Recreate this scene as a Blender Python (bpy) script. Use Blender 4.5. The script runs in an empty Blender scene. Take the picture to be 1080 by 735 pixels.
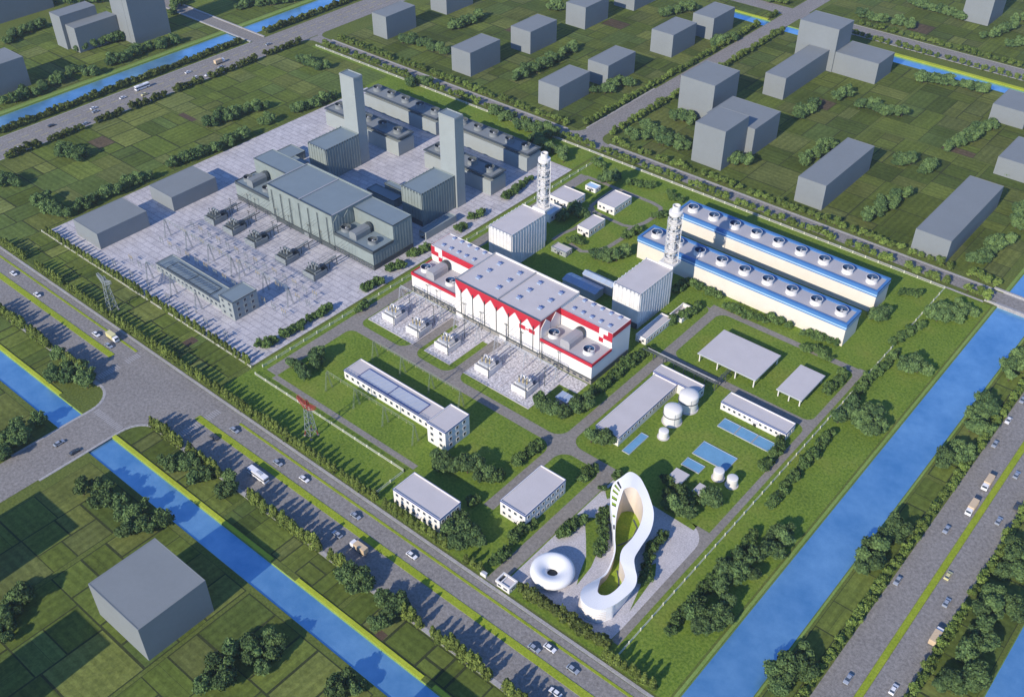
import bpy, math, random
import numpy as np
from mathutils import Vector
R = math.radians
C = bpy.context.scene.collection
rnd = random.Random(7)

# ------------------------------------------------------------------ materials
def nodes(name):
    m = bpy.data.materials.new(name); m.use_nodes = True
    nt = m.node_tree; b = nt.nodes['Principled BSDF']
    return m, nt, b

def N(nt, t, **kw):
    n = nt.nodes.new(t)
    for k, v in kw.items(): setattr(n, k, v)
    return n

def ramp2(nt, fac, c0, c1, p0=.3, p1=.7):
    r = N(nt, 'ShaderNodeValToRGB'); e = r.color_ramp.elements
    e[0].position = p0; e[0].color = (*c0, 1); e[1].position = p1; e[1].color = (*c1, 1)
    nt.links.new(fac, r.inputs[0]); return r.outputs[0]

def pos(nt): return N(nt, 'ShaderNodeNewGeometry').outputs['Position']

def noise(nt, vec, scale, detail=3, rough=.6):
    n = N(nt, 'ShaderNodeTexNoise'); n.inputs['Scale'].default_value = scale
    n.inputs['Detail'].default_value = detail; n.inputs['Roughness'].default_value = rough
    nt.links.new(vec, n.inputs['Vector']); return n.outputs['Fac']

def mixc(nt, fac, a, b, mode='MIX'):
    m = N(nt, 'ShaderNodeMix', data_type='RGBA', blend_type=mode)
    if isinstance(fac, (int, float)): m.inputs[0].default_value = fac
    else: nt.links.new(fac, m.inputs[0])
    for i, x in ((6, a), (7, b)):
        if isinstance(x, tuple): m.inputs[i].default_value = (*x, 1)
        else: nt.links.new(x, m.inputs[i])
    return m.outputs[2]

def bump(nt, b, h, strength=.3, dist=.2):
    n = N(nt, 'ShaderNodeBump'); n.inputs['Strength'].default_value = strength; n.inputs['Distance'].default_value = dist
    nt.links.new(h, n.inputs['Height']); nt.links.new(n.outputs[0], b.inputs['Normal'])

def mat(name, c, rough=.7, var=.12, scale=.15, fine=2.0, metal=0.0, spec=.3):
    """painted or plain surface with large soft weathering and a fine grain"""
    m, nt, b = nodes(name)
    p = pos(nt)
    f = noise(nt, p, scale); g = noise(nt, p, fine, 2)
    lo = tuple(x*(1-var) for x in c); hi = tuple(min(1, x*(1+var)) for x in c)
    a = ramp2(nt, f, lo, hi)
    col = mixc(nt, .35, a, ramp2(nt, g, lo, hi))
    nt.links.new(col, b.inputs['Base Color'])
    b.inputs['Roughness'].default_value = rough; b.inputs['Metallic'].default_value = metal
    b.inputs['Specular IOR Level'].default_value = spec
    return m

def ground_mat(name, stops, scale, fine, finecol=None, rough=.95, bstr=.4, famt=.45):
    """natural ground: two scales of noise between listed colours"""
    m, nt, b = nodes(name); p = pos(nt)
    r = N(nt, 'ShaderNodeValToRGB'); els = r.color_ramp.elements
    while len(els) < len(stops): els.new(.5)
    for i, c in enumerate(stops):
        els[i].position = .28 + .44*i/max(1, len(stops)-1); els[i].color = (*c, 1)
    nt.links.new(noise(nt, p, scale, 6, .65), r.inputs[0])
    g = noise(nt, p, fine, 4, .7)
    c = mixc(nt, famt, r.outputs[0], ramp2(nt, g, tuple(x*.45 for x in stops[0]), tuple(x*1.45 for x in stops[-1]), .35, .68))
    nt.links.new(c, b.inputs['Base Color']); b.inputs['Roughness'].default_value = rough
    b.inputs['Specular IOR Level'].default_value = .1
    bump(nt, b, g, bstr, .4)
    return m

def asphalt(name, c, speck=.9):
    m, nt, b = nodes(name); p = pos(nt)
    a = ramp2(nt, noise(nt, p, .06, 5), tuple(x*.86 for x in c), tuple(x*1.12 for x in c))
    g = noise(nt, p, .8, 6, .85)
    c2 = mixc(nt, .5, a, ramp2(nt, g, tuple(x*.42 for x in c), tuple(min(1, x*(1.1+speck)) for x in c), .37, .65))
    # streaks along the lanes worn by tyres
    nt.links.new(c2, b.inputs['Base Color']); b.inputs['Roughness'].default_value = .9
    b.inputs['Specular IOR Level'].default_value = .15
    return m

def paving(name, c1, c2, mortar, bw, bh, msize=.03, rot=0, var=.25):
    m, nt, b = nodes(name); p = pos(nt)
    t = N(nt, 'ShaderNodeTexBrick'); t.inputs['Scale'].default_value = 1
    t.inputs['Brick Width'].default_value = bw; t.inputs['Row Height'].default_value = bh
    t.inputs['Mortar Size'].default_value = msize
    for k, c in (('Color1', c1), ('Color2', c2), ('Mortar', mortar)): t.inputs[k].default_value = (*c, 1)
    mp = N(nt, 'ShaderNodeMapping'); mp.inputs['Rotation'].default_value = (0, 0, rot)
    nt.links.new(p, mp.inputs[0]); nt.links.new(mp.outputs[0], t.inputs['Vector'])
    f = noise(nt, p, .12, 6, .7)
    d = mixc(nt, .5, t.outputs['Color'], ramp2(nt, f, tuple(x*(1-var) for x in c1), tuple(min(1, x*(1+var)) for x in c2)))
    g = noise(nt, p, 1.6, 4, .75)
    d = mixc(nt, .32, d, ramp2(nt, g, tuple(x*.4 for x in c1), tuple(min(1, x*1.5) for x in c2), .36, .64))
    nt.links.new(d, b.inputs['Base Color']); b.inputs['Roughness'].default_value = .85
    return m

def water(name):
    m, nt, b = nodes(name); p = pos(nt)
    f = noise(nt, p, .05, 9, .72)
    c = ramp2(nt, f, (.15, .42, .70), (.36, .68, .92), .34, .72)
    nt.links.new(c, b.inputs['Base Color']); b.inputs['Metallic'].default_value = .7
    b.inputs['Roughness'].default_value = .3; b.inputs['Specular IOR Level'].default_value = .5
    bump(nt, b, noise(nt, p, .9, 5, .7), .35, .12)
    return m

def foliage(name, dark, light):
    m, nt, b = nodes(name)
    a = N(nt, 'ShaderNodeAttribute', attribute_name='tone')
    oi = N(nt, 'ShaderNodeObjectInfo')
    c = ramp2(nt, a.outputs['Fac'], dark, light, .1, .9)
    h = N(nt, 'ShaderNodeHueSaturation')
    mr = N(nt, 'ShaderNodeMapRange'); mr.inputs[3].default_value = .72; mr.inputs[4].default_value = 1.25
    nt.links.new(oi.outputs['Random'], mr.inputs[0]); nt.links.new(mr.outputs[0], h.inputs['Value'])
    nt.links.new(c, h.inputs['Color'])
    nt.links.new(h.outputs[0], b.inputs['Base Color']); b.inputs['Roughness'].default_value = .75
    b.inputs['Specular IOR Level'].default_value = .12
    return m

def field_mat(name):
    m, nt, b = nodes(name); p = pos(nt)
    a = N(nt, 'ShaderNodeAttribute', attribute_name='crop')
    s = N(nt, 'ShaderNodeSeparateXYZ'); nt.links.new(p, s.inputs[0])
    def wave(o, freq):
        k = N(nt, 'ShaderNodeMath', operation='MULTIPLY'); nt.links.new(o, k.inputs[0]); k.inputs[1].default_value = freq
        w = N(nt, 'ShaderNodeMath', operation='SINE'); nt.links.new(k.outputs[0], w.inputs[0]); return w.outputs[0]
    mx = N(nt, 'ShaderNodeMix', data_type='FLOAT')
    nt.links.new(a.outputs['Alpha'], mx.inputs[0]); nt.links.new(wave(s.outputs[0], 1.75), mx.inputs[2]); nt.links.new(wave(s.outputs[1], 1.75), mx.inputs[3])
    rows = ramp2(nt, mx.outputs[0], (.88, .89, .88), (1.03, 1.03, 1.03), 0, .3)
    g = ramp2(nt, noise(nt, p, .5, 6, .75), (.62, .62, .6), (1.3, 1.32, 1.3), .32, .7)
    big = ramp2(nt, noise(nt, p, .05, 3), (.8, .82, .8), (1.18, 1.15, 1.15))
    c = mixc(nt, 1.0, mixc(nt, 1.0, mixc(nt, 1.0, a.outputs['Color'], rows, 'MULTIPLY'), g, 'MULTIPLY'), big, 'MULTIPLY')
    nt.links.new(c, b.inputs['Base Color']); b.inputs['Roughness'].default_value = .95
    b.inputs['Specular IOR Level'].default_value = .08
    return m

def ribbed(name, c, pitch=1.2, dark=.8):
    m, nt, b = nodes(name); p = pos(nt)
    s = N(nt, 'ShaderNodeSeparateXYZ'); nt.links.new(p, s.inputs[0])
    add = N(nt, 'ShaderNodeMath', operation='ADD'); nt.links.new(s.outputs[0], add.inputs[0]); nt.links.new(s.outputs[1], add.inputs[1])
    k = N(nt, 'ShaderNodeMath', operation='MULTIPLY'); nt.links.new(add.outputs[0], k.inputs[0]); k.inputs[1].default_value = 2*math.pi/pitch
    w = N(nt, 'ShaderNodeMath', operation='SINE'); nt.links.new(k.outputs[0], w.inputs[0])
    col = ramp2(nt, noise(nt, p, .2), tuple(x*.9 for x in c), tuple(min(1, x*1.08) for x in c))
    nt.links.new(col, b.inputs['Base Color']); b.inputs['Roughness'].default_value = .6
    bump(nt, b, w.outputs[0], .4, .12)
    return m

M = dict(
    grass=ground_mat('lawn_grass', [(.078, .150, .017), (.124, .220, .023), (.215, .256, .046)], .05, .9, famt=.45),
    verge=ground_mat('verge_grass', [(.078, .112, .022), (.108, .148, .030), (.145, .170, .042)], .05, 1.1),
    bank=ground_mat('bank_grass', [(.33, .40, .035), (.40, .46, .04), (.45, .52, .06)], .1, 1.5, famt=.2),
    bank_soft=ground_mat('river_edge_grass', [(.16, .26, .05), (.20, .30, .07), (.24, .32, .09)], .1, 1.5, famt=.3),
    median=ground_mat('median_grass', [(.20, .275, .018), (.26, .34, .026), (.33, .39, .04)], .12, 1.6, famt=.35),
    lane_dirt=ground_mat('field_lane_earth', [(.034, .046, .018), (.050, .060, .026)], .08, 1.2),
    court=ground_mat('courtyard_grass', [(.12, .25, .02), (.23, .36, .03), (.36, .42, .045)], .25, 1.5, famt=.3),
    road=asphalt('road_asphalt', (.226, .214, .203)),
    lane=asphalt('lane_concrete', (.245, .228, .205), .5),
    walk=paving('pavement_slabs', (.33, .32, .32), (.40, .39, .38), (.2, .2, .2), 2.5, 2.5),
    yard=paving('yard_slabs', (.40, .385, .405), (.55, .53, .545), (.15, .14, .19), 7, 3.6, .36, 0, .36),
    plaza=paving('plaza_pavers', (.46, .44, .45), (.54, .51, .52), (.31, .29, .31), 2.4, .9, .06),
    gravel=ground_mat('bay_gravel', [(.40, .38, .40), (.56, .54, .55), (.66, .64, .64)], .3, 1.0, famt=.75, rough=.9),
    soil=ground_mat('bare_soil', [(.085, .06, .045), (.12, .085, .06)], .3, 1.5),
    water=water('canal_water'), field=field_mat('crop_rows'),
    white=mat('white_paint', (.72, .695, .66), .55, .05), roof=mat('pale_roof_sheet', (.54, .505, .50), .6, .06),
    cream=mat('cream_cladding', (.69, .64, .555), .6, .06), red=mat('red_cladding', (.46, .022, .040), .5, .08),
    blue=mat('blue_trim', (.062, .185, .43), .45, .08), blue_lt=mat('light_blue_trim', (.38, .56, .74), .45, .05),
    navy=mat('navy_trim', (.05, .08, .25), .5, .05), block=mat('grey_concrete', (.205, .226, .235), .8, .06, .06, .6),
    grey_w=ribbed('grey_ribbed_wall', (.225, .265, .252), 2.0), grey_r=mat('grey_roof_sheet', (.19, .24, .268), .6, .06),
    grey_d=mat('dark_grey_steel', (.07, .085, .09), .5, .1), grey_p=mat('grey_wall', (.285, .315, .31), .75, .06),
    white_rib=ribbed('white_ribbed_wall', (.70, .69, .675), 1.1), plinth=mat('stone_plinth', (.26, .25, .23), .8, .1),
    dark=mat('dark_opening', (.025, .03, .035), .4, .1), glass=mat('window_glass', (.035, .05, .075), .12, .1, spec=.6),
    steel_lt=mat('stack_sheet', (.50, .50, .51), .5, .08), steel=mat('light_steel', (.50, .52, .55), .45, .08, metal=.2), duct=mat('duct_sheet', (.36, .36, .37), .5, .08),
    pool=mat('basin_water', (.15, .33, .50), .25, .15), hatch=mat('pale_hatch_sheet', (.42, .46, .53), .45, .08), sky_glass=mat('roof_glass', (.34, .42, .54), .25, .08),
    fan_void=mat('fan_void', (.03, .07, .16), .35), lattice_thin=mat('pale_lattice', (.20, .24, .17), .6, .08), lattice=mat('galvanised_lattice', (.22, .25, .26), .6, .08), pyl_red=mat('red_lattice_paint', (.27, .035, .03), .6, .1),
    gold=mat('porcelain_bushing', (.42, .34, .18), .4, .1), beige=mat('warm_wall', (.62, .54, .46), .7, .06),
    bark=mat('tree_bark', (.09, .065, .045), .9, .2), shell=mat('white_shell', (.80, .80, .80), .35, .02),
    fence=mat('fence_white', (.70, .70, .58), .6, .06), mark=mat('road_marking', (.36, .35, .35), .7, .15),
    yline=mat('yellow_marking', (.50, .44, .12), .7, .15), tyre=mat('tyre_rubber', (.02, .02, .02), .8),
    car_w=mat('car_white', (.78, .78, .80), .3, .02), car_s=mat('car_silver', (.42, .46, .52), .3, .03, metal=.3),
    car_d=mat('car_dark', (.06, .07, .09), .25), car_y=mat('car_yellow', (.65, .60, .30), .35), tan=mat('truck_tarp', (.60, .46, .30), .6),
    mirror_blue=mat('fan_blue', (.06, .15, .36), .3), roofgrey=mat('deck_grey', (.42, .41, .43), .7, .06),
    leafB=foliage('broad_leaves', (.036, .072, .028), (.140, .215, .068)),
    leafS=foliage('shrub_leaves', (.036, .072, .020), (.125, .195, .054)),
    leafP=foliage('poplar_leaves', (.065, .10, .02), (.20, .25, .055)),
    leafD=foliage('street_leaves', (.065, .115, .022), (.20, .27, .062)),
    leafM=foliage('hedge_leaves', (.040, .062, .014), (.15, .18, .045)),
)

# ------------------------------------------------------------------ mesh helpers
ORG = {}
class MB:
    def __init__(s): s.v = []; s.f = []; s.m = []; s.mats = []
    def mi(s, m):
        m = M[m] if isinstance(m, str) else m
        if m not in s.mats: s.mats.append(m)
        return s.mats.index(m)
    def add(s, vs, fs, m):
        k = len(s.v); i = s.mi(m); s.v += [tuple(x) for x in vs]
        s.f += [tuple(a+k for a in f) for f in fs]; s.m += [i]*len(fs); return s
    def box(s, x0, y0, z0, x1, y1, z1, m):
        return s.add([(x0,y0,z0),(x1,y0,z0),(x1,y1,z0),(x0,y1,z0),(x0,y0,z1),(x1,y0,z1),(x1,y1,z1),(x0,y1,z1)],
                     [(3,2,1,0),(4,5,6,7),(0,1,5,4),(1,2,6,5),(2,3,7,6),(3,0,4,7)], m)
    def quad(s, x0, y0, x1, y1, z, m): return s.add([(x0,y0,z),(x1,y0,z),(x1,y1,z),(x0,y1,z)], [(0,1,2,3)], m)
    def poly(s, pts, z, m): return s.add([(*p, z) for p in pts], [tuple(range(len(pts)))], m)
    def prism(s, pts, z0, z1, m, mtop=None):
        n = len(pts)
        s.add([(*p, z0) for p in pts]+[(*p, z1) for p in pts], [(i, (i+1) % n, n+(i+1) % n, n+i) for i in range(n)], m)
        return s.add([(*p, z1) for p in pts], [tuple(range(n))], mtop or m)
    def cyl(s, x, y, z0, z1, r0, r1, m, n=16, cap=True, mtop=None):
        a = [(math.cos(2*math.pi*i/n), math.sin(2*math.pi*i/n)) for i in range(n)]
        s.add([(x+r0*c, y+r0*d, z0) for c, d in a]+[(x+r1*c, y+r1*d, z1) for c, d in a], [(i, (i+1) % n, n+(i+1) % n, n+i) for i in range(n)], m)
        if cap: s.add([(x+r1*c, y+r1*d, z1) for c, d in a], [tuple(range(n))], mtop or m)
        return s
    def lathe(s, x, y, prof, m, n=24, close=False):
        a = [(math.cos(2*math.pi*i/n), math.sin(2*math.pi*i/n)) for i in range(n)]; k = len(prof)
        vs = [(x+r*c, y+r*d, z) for r, z in prof for c, d in a]
        fs = [(j*n+i, j*n+(i+1) % n, (j+1)*n+(i+1) % n, (j+1)*n+i) for j in range(k-1) for i in range(n)]
        return s.add(vs, fs, m)
    def bar(s, p, q, r, m, n=4):
        p, q = Vector(p), Vector(q); d = (q-p)
        if d.length < 1e-6: return s
        u = d.orthogonal().normalized(); w = d.normalized().cross(u)
        ring = [(u*math.cos(2*math.pi*(i+.5)/n)+w*math.sin(2*math.pi*(i+.5)/n))*r for i in range(n)]
        return s.add([p+x for x in ring]+[q+x for x in ring], [(i, (i+1) % n, n+(i+1) % n, n+i) for i in range(n)]+[tuple(range(n))[::-1], tuple(range(n, 2*n))], m)
    def build(s, name, parent=None, smooth=False, origin=None):
        me = bpy.data.meshes.new(name)
        o = ORG[parent.name] if parent else (origin or (0, 0, 0))
        me.from_pydata([(a-o[0], b-o[1], c-o[2]) for a, b, c in s.v], [], s.f)
        for m in s.mats: me.materials.append(m)
        me.polygons.foreach_set('material_index', s.m)
        if smooth: me.polygons.foreach_set('use_smooth', [True]*len(s.f))
        me.update()
        ob = bpy.data.objects.new(name, me); C.objects.link(ob)
        if parent: ob.parent = parent
        else: ob.location = o
        ORG[ob.name] = o
        return ob

def tag(o, label, cat, group=None):
    o['label'] = label; o['category'] = cat
    if group: o['group'] = group
    return o
def thing(name, x, y, label, cat, group=None, z=0):
    o = bpy.data.objects.new(name, None); o.location = (x, y, z); o.empty_display_size = .5; C.objects.link(o)
    ORG[o.name] = (x, y, z)
    return tag(o, label, cat, group)
def structure(mb, name):
    o = mb.build(name); o['kind'] = 'structure'; return o
def copy_tree(o, parent=None):
    c = o.copy(); C.objects.link(c); c.parent = parent
    for ch in list(o.children): copy_tree(ch, c)
    return c
def place(o, x, y, rz=None, label=None, group=None, z=None):
    o.location = (x, y, o.location.z if z is None else z)
    if rz is not None: o.rotation_euler = (0, 0, rz)
    if label: o['label'] = label
    if group: o['group'] = group
    return o

def window(parent, face, u, z, w, h, plane, glass='glass', frame='white', name='window'):
    """a framed window standing 5 cm proud of the wall; face S looks to -Y, E to +X"""
    b = MB(); t = .14
    def bx(u0, u1, z0, z1, d, m):
        if face == 'S': b.box(u0, plane-d, z0, u1, plane, z1, m)
        else: b.box(plane, u0, z0, plane+d, u1, z1, m)
    bx(u-w/2, u+w/2, z, z+h, .05, glass)
    for a in ((u-w/2-t, u-w/2, z-t, z+h+t), (u+w/2, u+w/2+t, z-t, z+h+t), (u-w/2, u+w/2, z-t, z), (u-w/2, u+w/2, z+h, z+h+t)):
        bx(*a, .11, frame)
    return b.build(name, parent)

def walls_and_roof(t, x0, y0, x1, y1, h, wall, roof, trim=None, parapet=.45, z0=0, wname='wall', rname='roof', extra=None):
    """four walls with a parapet, and a roof deck set inside it"""
    b = MB(); w = .3
    b.box(x0, y0, z0, x1, y0+w, h, wall); b.box(x0, y1-w, z0, x1, y1, h, wall)
    b.box(x0, y0+w, z0, x0+w, y1-w, h, wall); b.box(x1-w, y0+w, z0, x1, y1-w, h, wall)
    if extra: extra(b)
    o = b.build(wname, t)
    r = MB(); r.box(x0+w, y0+w, h-parapet-.3, x1-w, y1-w, h-parapet, roof); ro = r.build(rname, t)
    if trim:
        k = MB(); e = .12
        k.box(x0-e, y0-e, h-.45, x1+e, y0-.01, h+.06, trim); k.box(x1+.01, y0-.01, h-.45, x1+e, y1+e, h+.06, trim)
        k.box(x0-e, y1+.01, h-.45, x1+.01, y1+e, h+.06, trim); k.box(x0-e, y0-.01, h-.45, x0-.01, y1+.01, h+.06, trim)
        k.build('roof_trim', t)
    return o, ro

# ------------------------------------------------------------------ ground, canals, roads
def ground():
    xs = [-2600, -646, -629, -385, -83.5, -65, -8, 14, 2600]
    ys = [-1400, 121.5, 133, 704.5, 716, 3200]
    def wet(i, j):
        x, y = (xs[i]+xs[i+1])/2, (ys[j]+ys[j+1])/2
        if -646 < x < -629 or -83.5 < x < -65 or -8 < x < 14: return True
        if 121.5 < y < 133 and x < -65: return True
        if 704.5 < y < 716 and -385 < x < -65: return True
        return False
    g, w, bk = MB(), MB(), MB()
    nx, ny = len(xs)-1, len(ys)-1
    for i in range(nx):
        for j in range(ny):
            if wet(i, j):
                w.quad(xs[i], ys[j], xs[i+1], ys[j+1], -.55, 'water'); continue
            g.quad(xs[i], ys[j], xs[i+1], ys[j+1], 0, 'verge')
            for di, dj in ((1, 0), (-1, 0), (0, 1), (0, -1)):
                a, b = i+di, j+dj
                if 0 <= a < nx and 0 <= b < ny and wet(a, b):
                    X0, X1, Y0, Y1 = xs[i], xs[i+1], ys[j], ys[j+1]
                    p, q = {(1, 0): ((X1, Y0), (X1, Y1)), (-1, 0): ((X0, Y1), (X0, Y0)), (0, 1): ((X1, Y1), (X0, Y1)), (0, -1): ((X0, Y0), (X1, Y0))}[(di, dj)]
                    s = .5
                    bk.add([(*p, 0), (*q, 0), (q[0]+di*s, q[1]+dj*s, -.9), (p[0]+di*s, p[1]+dj*s, -.9)], [(0, 3, 2, 1)], 'bank_soft')
    structure(g, 'ground'); structure(w, 'water'); structure(bk, 'canal_banks')
ground()

s = MB()
for a, b in ((-470, -372), (-331, -229), (-215, -152), (-147, -100)): s.box(a, 133.05, .01, b, 134.7, .35, 'bank')
s.box(-649.5, 190, .01, -646.2, 434, .3, 'bank_soft'); s.box(-650, 448, .01, -646.2, 640, .3, 'bank_soft')
s.box(-650.5, 190, .02, -649.6, 434, .4, 'bank_soft'); s.box(-651, 448, .02, -650.1, 640, .4, 'bank_soft')
s.box(-300, 716.2, .01, -90, 719.5, .4, 'bank'); s.box(-384, 716.2, .01, -352, 718.5, .4, 'bank')
s.box(-84.9, 100, .01, -83.7, 462, .2, 'bank_soft'); s.box(-64.8, 100, .01, -64.0, 462, .2, 'bank_soft'); s.box(-85.2, 479, .01, -83.7, 690, .25, 'bank_soft')
structure(s, 'embankment')

lawn = MB(); lawn.quad(-322, 178.5, -85.8, 461.5, .02, 'grass'); lawn.quad(-63.5, 100, -54, 700, .02, 'verge')
lawn.quad(-578, 437, -324, 462, .021, 'grass')
structure(lawn, 'lawn')

def fillet(b, cx, cy, sx, sy, r, z, m, n=8):
    pts = [(cx, cy)]+[(cx+sx*r-sx*r*math.cos(k*math.pi/2/n), cy+sy*r-sy*r*math.sin(k*math.pi/2/n)) for k in range(n+1)]
    # arc runs from (cx, cy+sy*r) to (cx+sx*r, cy)
    pts = [(cx, cy)]+[(cx+sx*r*(1-math.sin(k*math.pi/2/n)), cy+sy*r*(1-math.cos(k*math.pi/2/n))) for k in range(n+1)]
    if sx*sy > 0: pts = [pts[0]]+pts[1:]
    a = sum(pts[i][0]*pts[(i+1) % len(pts)][1]-pts[(i+1) % len(pts)][0]*pts[i][1] for i in range(len(pts)))
    b.poly(pts if a > 0 else pts[::-1], z, m)

# main road along X
r = MB(); r.quad(-900, 149, 200, 176, .06, 'road'); structure(r, 'road')
w = MB()
w.box(-900, 176.2, 0, 200, 177.5, .14, 'walk'); w.box(-900, 147.2, 0, -364, 149, .14, 'walk'); w.box(-322, 147.2, 0, 200, 149, .14, 'walk')
structure(w, 'pavement')
md = MB()
for a, b in ((-900, -378), (-314, 200)): md.box(a, 162.0, .0, b, 164.9, .22, 'median')
md.box(-900, 172.1, 0, -372, 173.1, .2, 'median'); md.box(-297, 172.1, 0, 200, 173.1, .2, 'median')
md.box(-40.2, 100, 0, -37.9, 1200, .25, 'median')
structure(md, 'median_strip')
# side road with the canal bridge
r = MB(); r.box(-352, 118, -.7, -332, 136, .068, 'road'); r.quad(-352, -400, -332, 149.5, .075, 'road')
fillet(r, -352, 149, -1, -1, 12, .07, 'road'); fillet(r, -332, 149, 1, -1, 12, .07, 'road')
structure(r, 'side_road')
w = MB()
def arc_walk(b, pts, width, z):
    for i in range(len(pts)-1):
        (x0, y0), (x1, y1) = pts[i], pts[i+1]; d = math.hypot(x1-x0, y1-y0); nx, ny = -(y1-y0)/d*width, (x1-x0)/d*width
        b.add([(x0, y0, .0), (x1, y1, .0), (x1+nx, y1+ny, .0), (x0+nx, y0+ny, .0), (x0, y0, z), (x1, y1, z), (x1+nx, y1+ny, z), (x0+nx, y0+ny, z)],
              [(4, 5, 6, 7), (0, 1, 5, 4), (2, 3, 7, 6), (1, 2, 6, 5), (3, 0, 4, 7)], 'walk')
arcL = [(-352, 100), (-352, 137)]+[(-364+12*math.cos(k*math.pi/16), 137+12*math.sin(k*math.pi/16)) for k in range(1,9)]
arc_walk(w, arcL, 1.2, .15)
arcR = [(-332, 100), (-332, 137)]+[(-320-12*math.cos(k*math.pi/16), 137+12*math.sin(k*math.pi/16)) for k in range(1,9)]
arc_walk(w, [(x, y) for x, y in arcR][::-1], 1.2, .15)
structure(w, 'pavement')
# upper road along X, its river bridge, and the road up from it
r = MB(); r.quad(-590, 466.5, 60, 475.5, .06, 'road'); r.quad(-348.5, 475.6, -334.5, 900, .064, 'road')
fillet(r, -348.5, 475.5, -1, 1, 9, .068, 'road'); fillet(r, -334.5, 475.5, 1, 1, 9, .068, 'road')
r.quad(-800, 734, -86, 749.5, .07, 'road'); r.box(-85, 463, -.8, -64, 479, .05, 'walk')
structure(r, 'road')
w = MB()
w.box(-576, 475.6, 0, -357.5, 477, .14, 'walk'); w.box(-325.5, 475.6, 0, -90, 477, .14, 'walk'); w.box(-576, 462, 0, -90, 463.2, .14, 'walk')
w.box(-90, 476.4, 0, -60, 477.6, .9, 'walk'); w.box(-90, 463.4, 0, -60, 464.6, .9, 'walk')
w.box(-300, 731.6, 0, -90, 733, .12, 'walk'); w.box(-300, 750, 0, -90, 751, .12, 'walk')
arc_walk(w, [(-348.5, 560), (-348.5, 484.5)][::-1], 1.2, .15)
structure(w, 'pavement')
# left road along Y and the road over its canal
r = MB(); r.quad(-617, -200, -591, 1500, .062, 'road'); r.box(-900, 436, -.6, -616.5, 447, .055, 'lane')
fillet(r, -591, 466.5, 1, -1, 8, .066, 'road'); fillet(r, -591, 475.5, 1, 1, 8, .066, 'road')
structure(r, 'road')
w = MB(); w.box(-800, 434.6, 0, -618, 436, .5, 'walk'); w.box(-800, 447, 0, -618, 448.4, .5, 'walk'); w.box(-617.8, -200, 0, -617, 434, .14, 'walk'); w.box(-591, -200, 0, -590.2, 458, .14, 'walk')
structure(w, 'pavement')
# highway
r = MB(); r.quad(-51.2, -300, -40.3, 1500, .06, 'road'); r.quad(-37.8, -300, -27.4, 1500, .06, 'road'); structure(r, 'highway')
# painted lines
k = MB()
for x0 in (-611.5, -607.6, -600.6, -596.5):
    for y in range(150, 640, 9): k.quad(x0-.16, y, x0+.16, y+5, .085, 'yline' if -610 < x0 < -598 else 'mark')
for i in range(11): k.quad(-371, 150.2+i*1.05, -367.5, 150.7+i*1.05, .085, 'mark'); k.quad(-312, 150.2+i*1.05, -308.5, 150.7+i*1.05, .085, 'mark')
for i in range(7): k.quad(-371, 165.2+i*1.0, -367.5, 165.7+i*1.0, .085, 'mark'); k.quad(-312, 165.2+i*1.0, -308.5, 165.7+i*1.0, .085, 'mark')
for i in range(16): k.quad(-350.5+i*1.15, 136.4, -350+i*1.15, 139.4, .085, 'mark')
structure(k, 'road_markings')

# the grey plant's paved yard, the transformer bays and the plaza
y = MB(); y.quad(-497.5, 200.5, -323.5, 436.5, .05, 'yard')
structure(y, 'yard_paving')
b = MB()
for x0, x1, in ((-308.5, -279.5), (-271.5, -256.4), (-247, -210.2)): b.quad(x0, 259, x1, 288.3, .07, 'gravel')
b.quad(-279.3, 268+14, -271.7, 288.2, .072, 'gravel'); b.quad(-256.2, 281, -247.2, 288.2, .072, 'gravel'); b.quad(-210, 280, -200, 288.2, .072, 'gravel')
structure(b, 'gravel_bed')
kb = MB()
for x0, x1 in ((-308.5, -279.5), (-271.5, -256.4), (-247, -210.2)):
    kb.box(x0-.5, 258.4, .0, x1+.5, 259, .25, 'roof'); kb.box(x0-.5, 259, 0, x0, 286, .25, 'roof'); kb.box(x1, 259, 0, x1+.5, 286, .25, 'roof')
    for xm in ((x0+x1)/2,): kb.box(xm-.3, 262, .07, xm+.3, 287, .3, 'roof')
structure(kb, 'kerb')
p = MB()
p.poly([(-157, 185), (-113.6, 185), (-112.6, 204), (-112.2, 236), (-113, 243), (-116, 247), (-121, 248.5), (-157.2, 248)], .05, 'plaza')
structure(p, 'plaza')
p = MB()
p.poly([(-151.5, 222), (-152.5, 226), (-148, 229), (-141, 217.5), (-137.5, 207), (-136.5, 197), (-138.5, 201), (-142, 210), (-147, 216.5)], .09, 'grass')
p.poly([(-115.4, 200), (-118.6, 211), (-122, 221), (-120.4, 224), (-117.4, 219), (-116.4, 210)], .09, 'grass')
p.poly([(-156, 249.5), (-118.5, 249.5), (-118.5, 246.2), (-141, 247), (-150, 244), (-153, 238), (-156, 241)], .09, 'grass')
structure(p, 'lawn')
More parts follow.
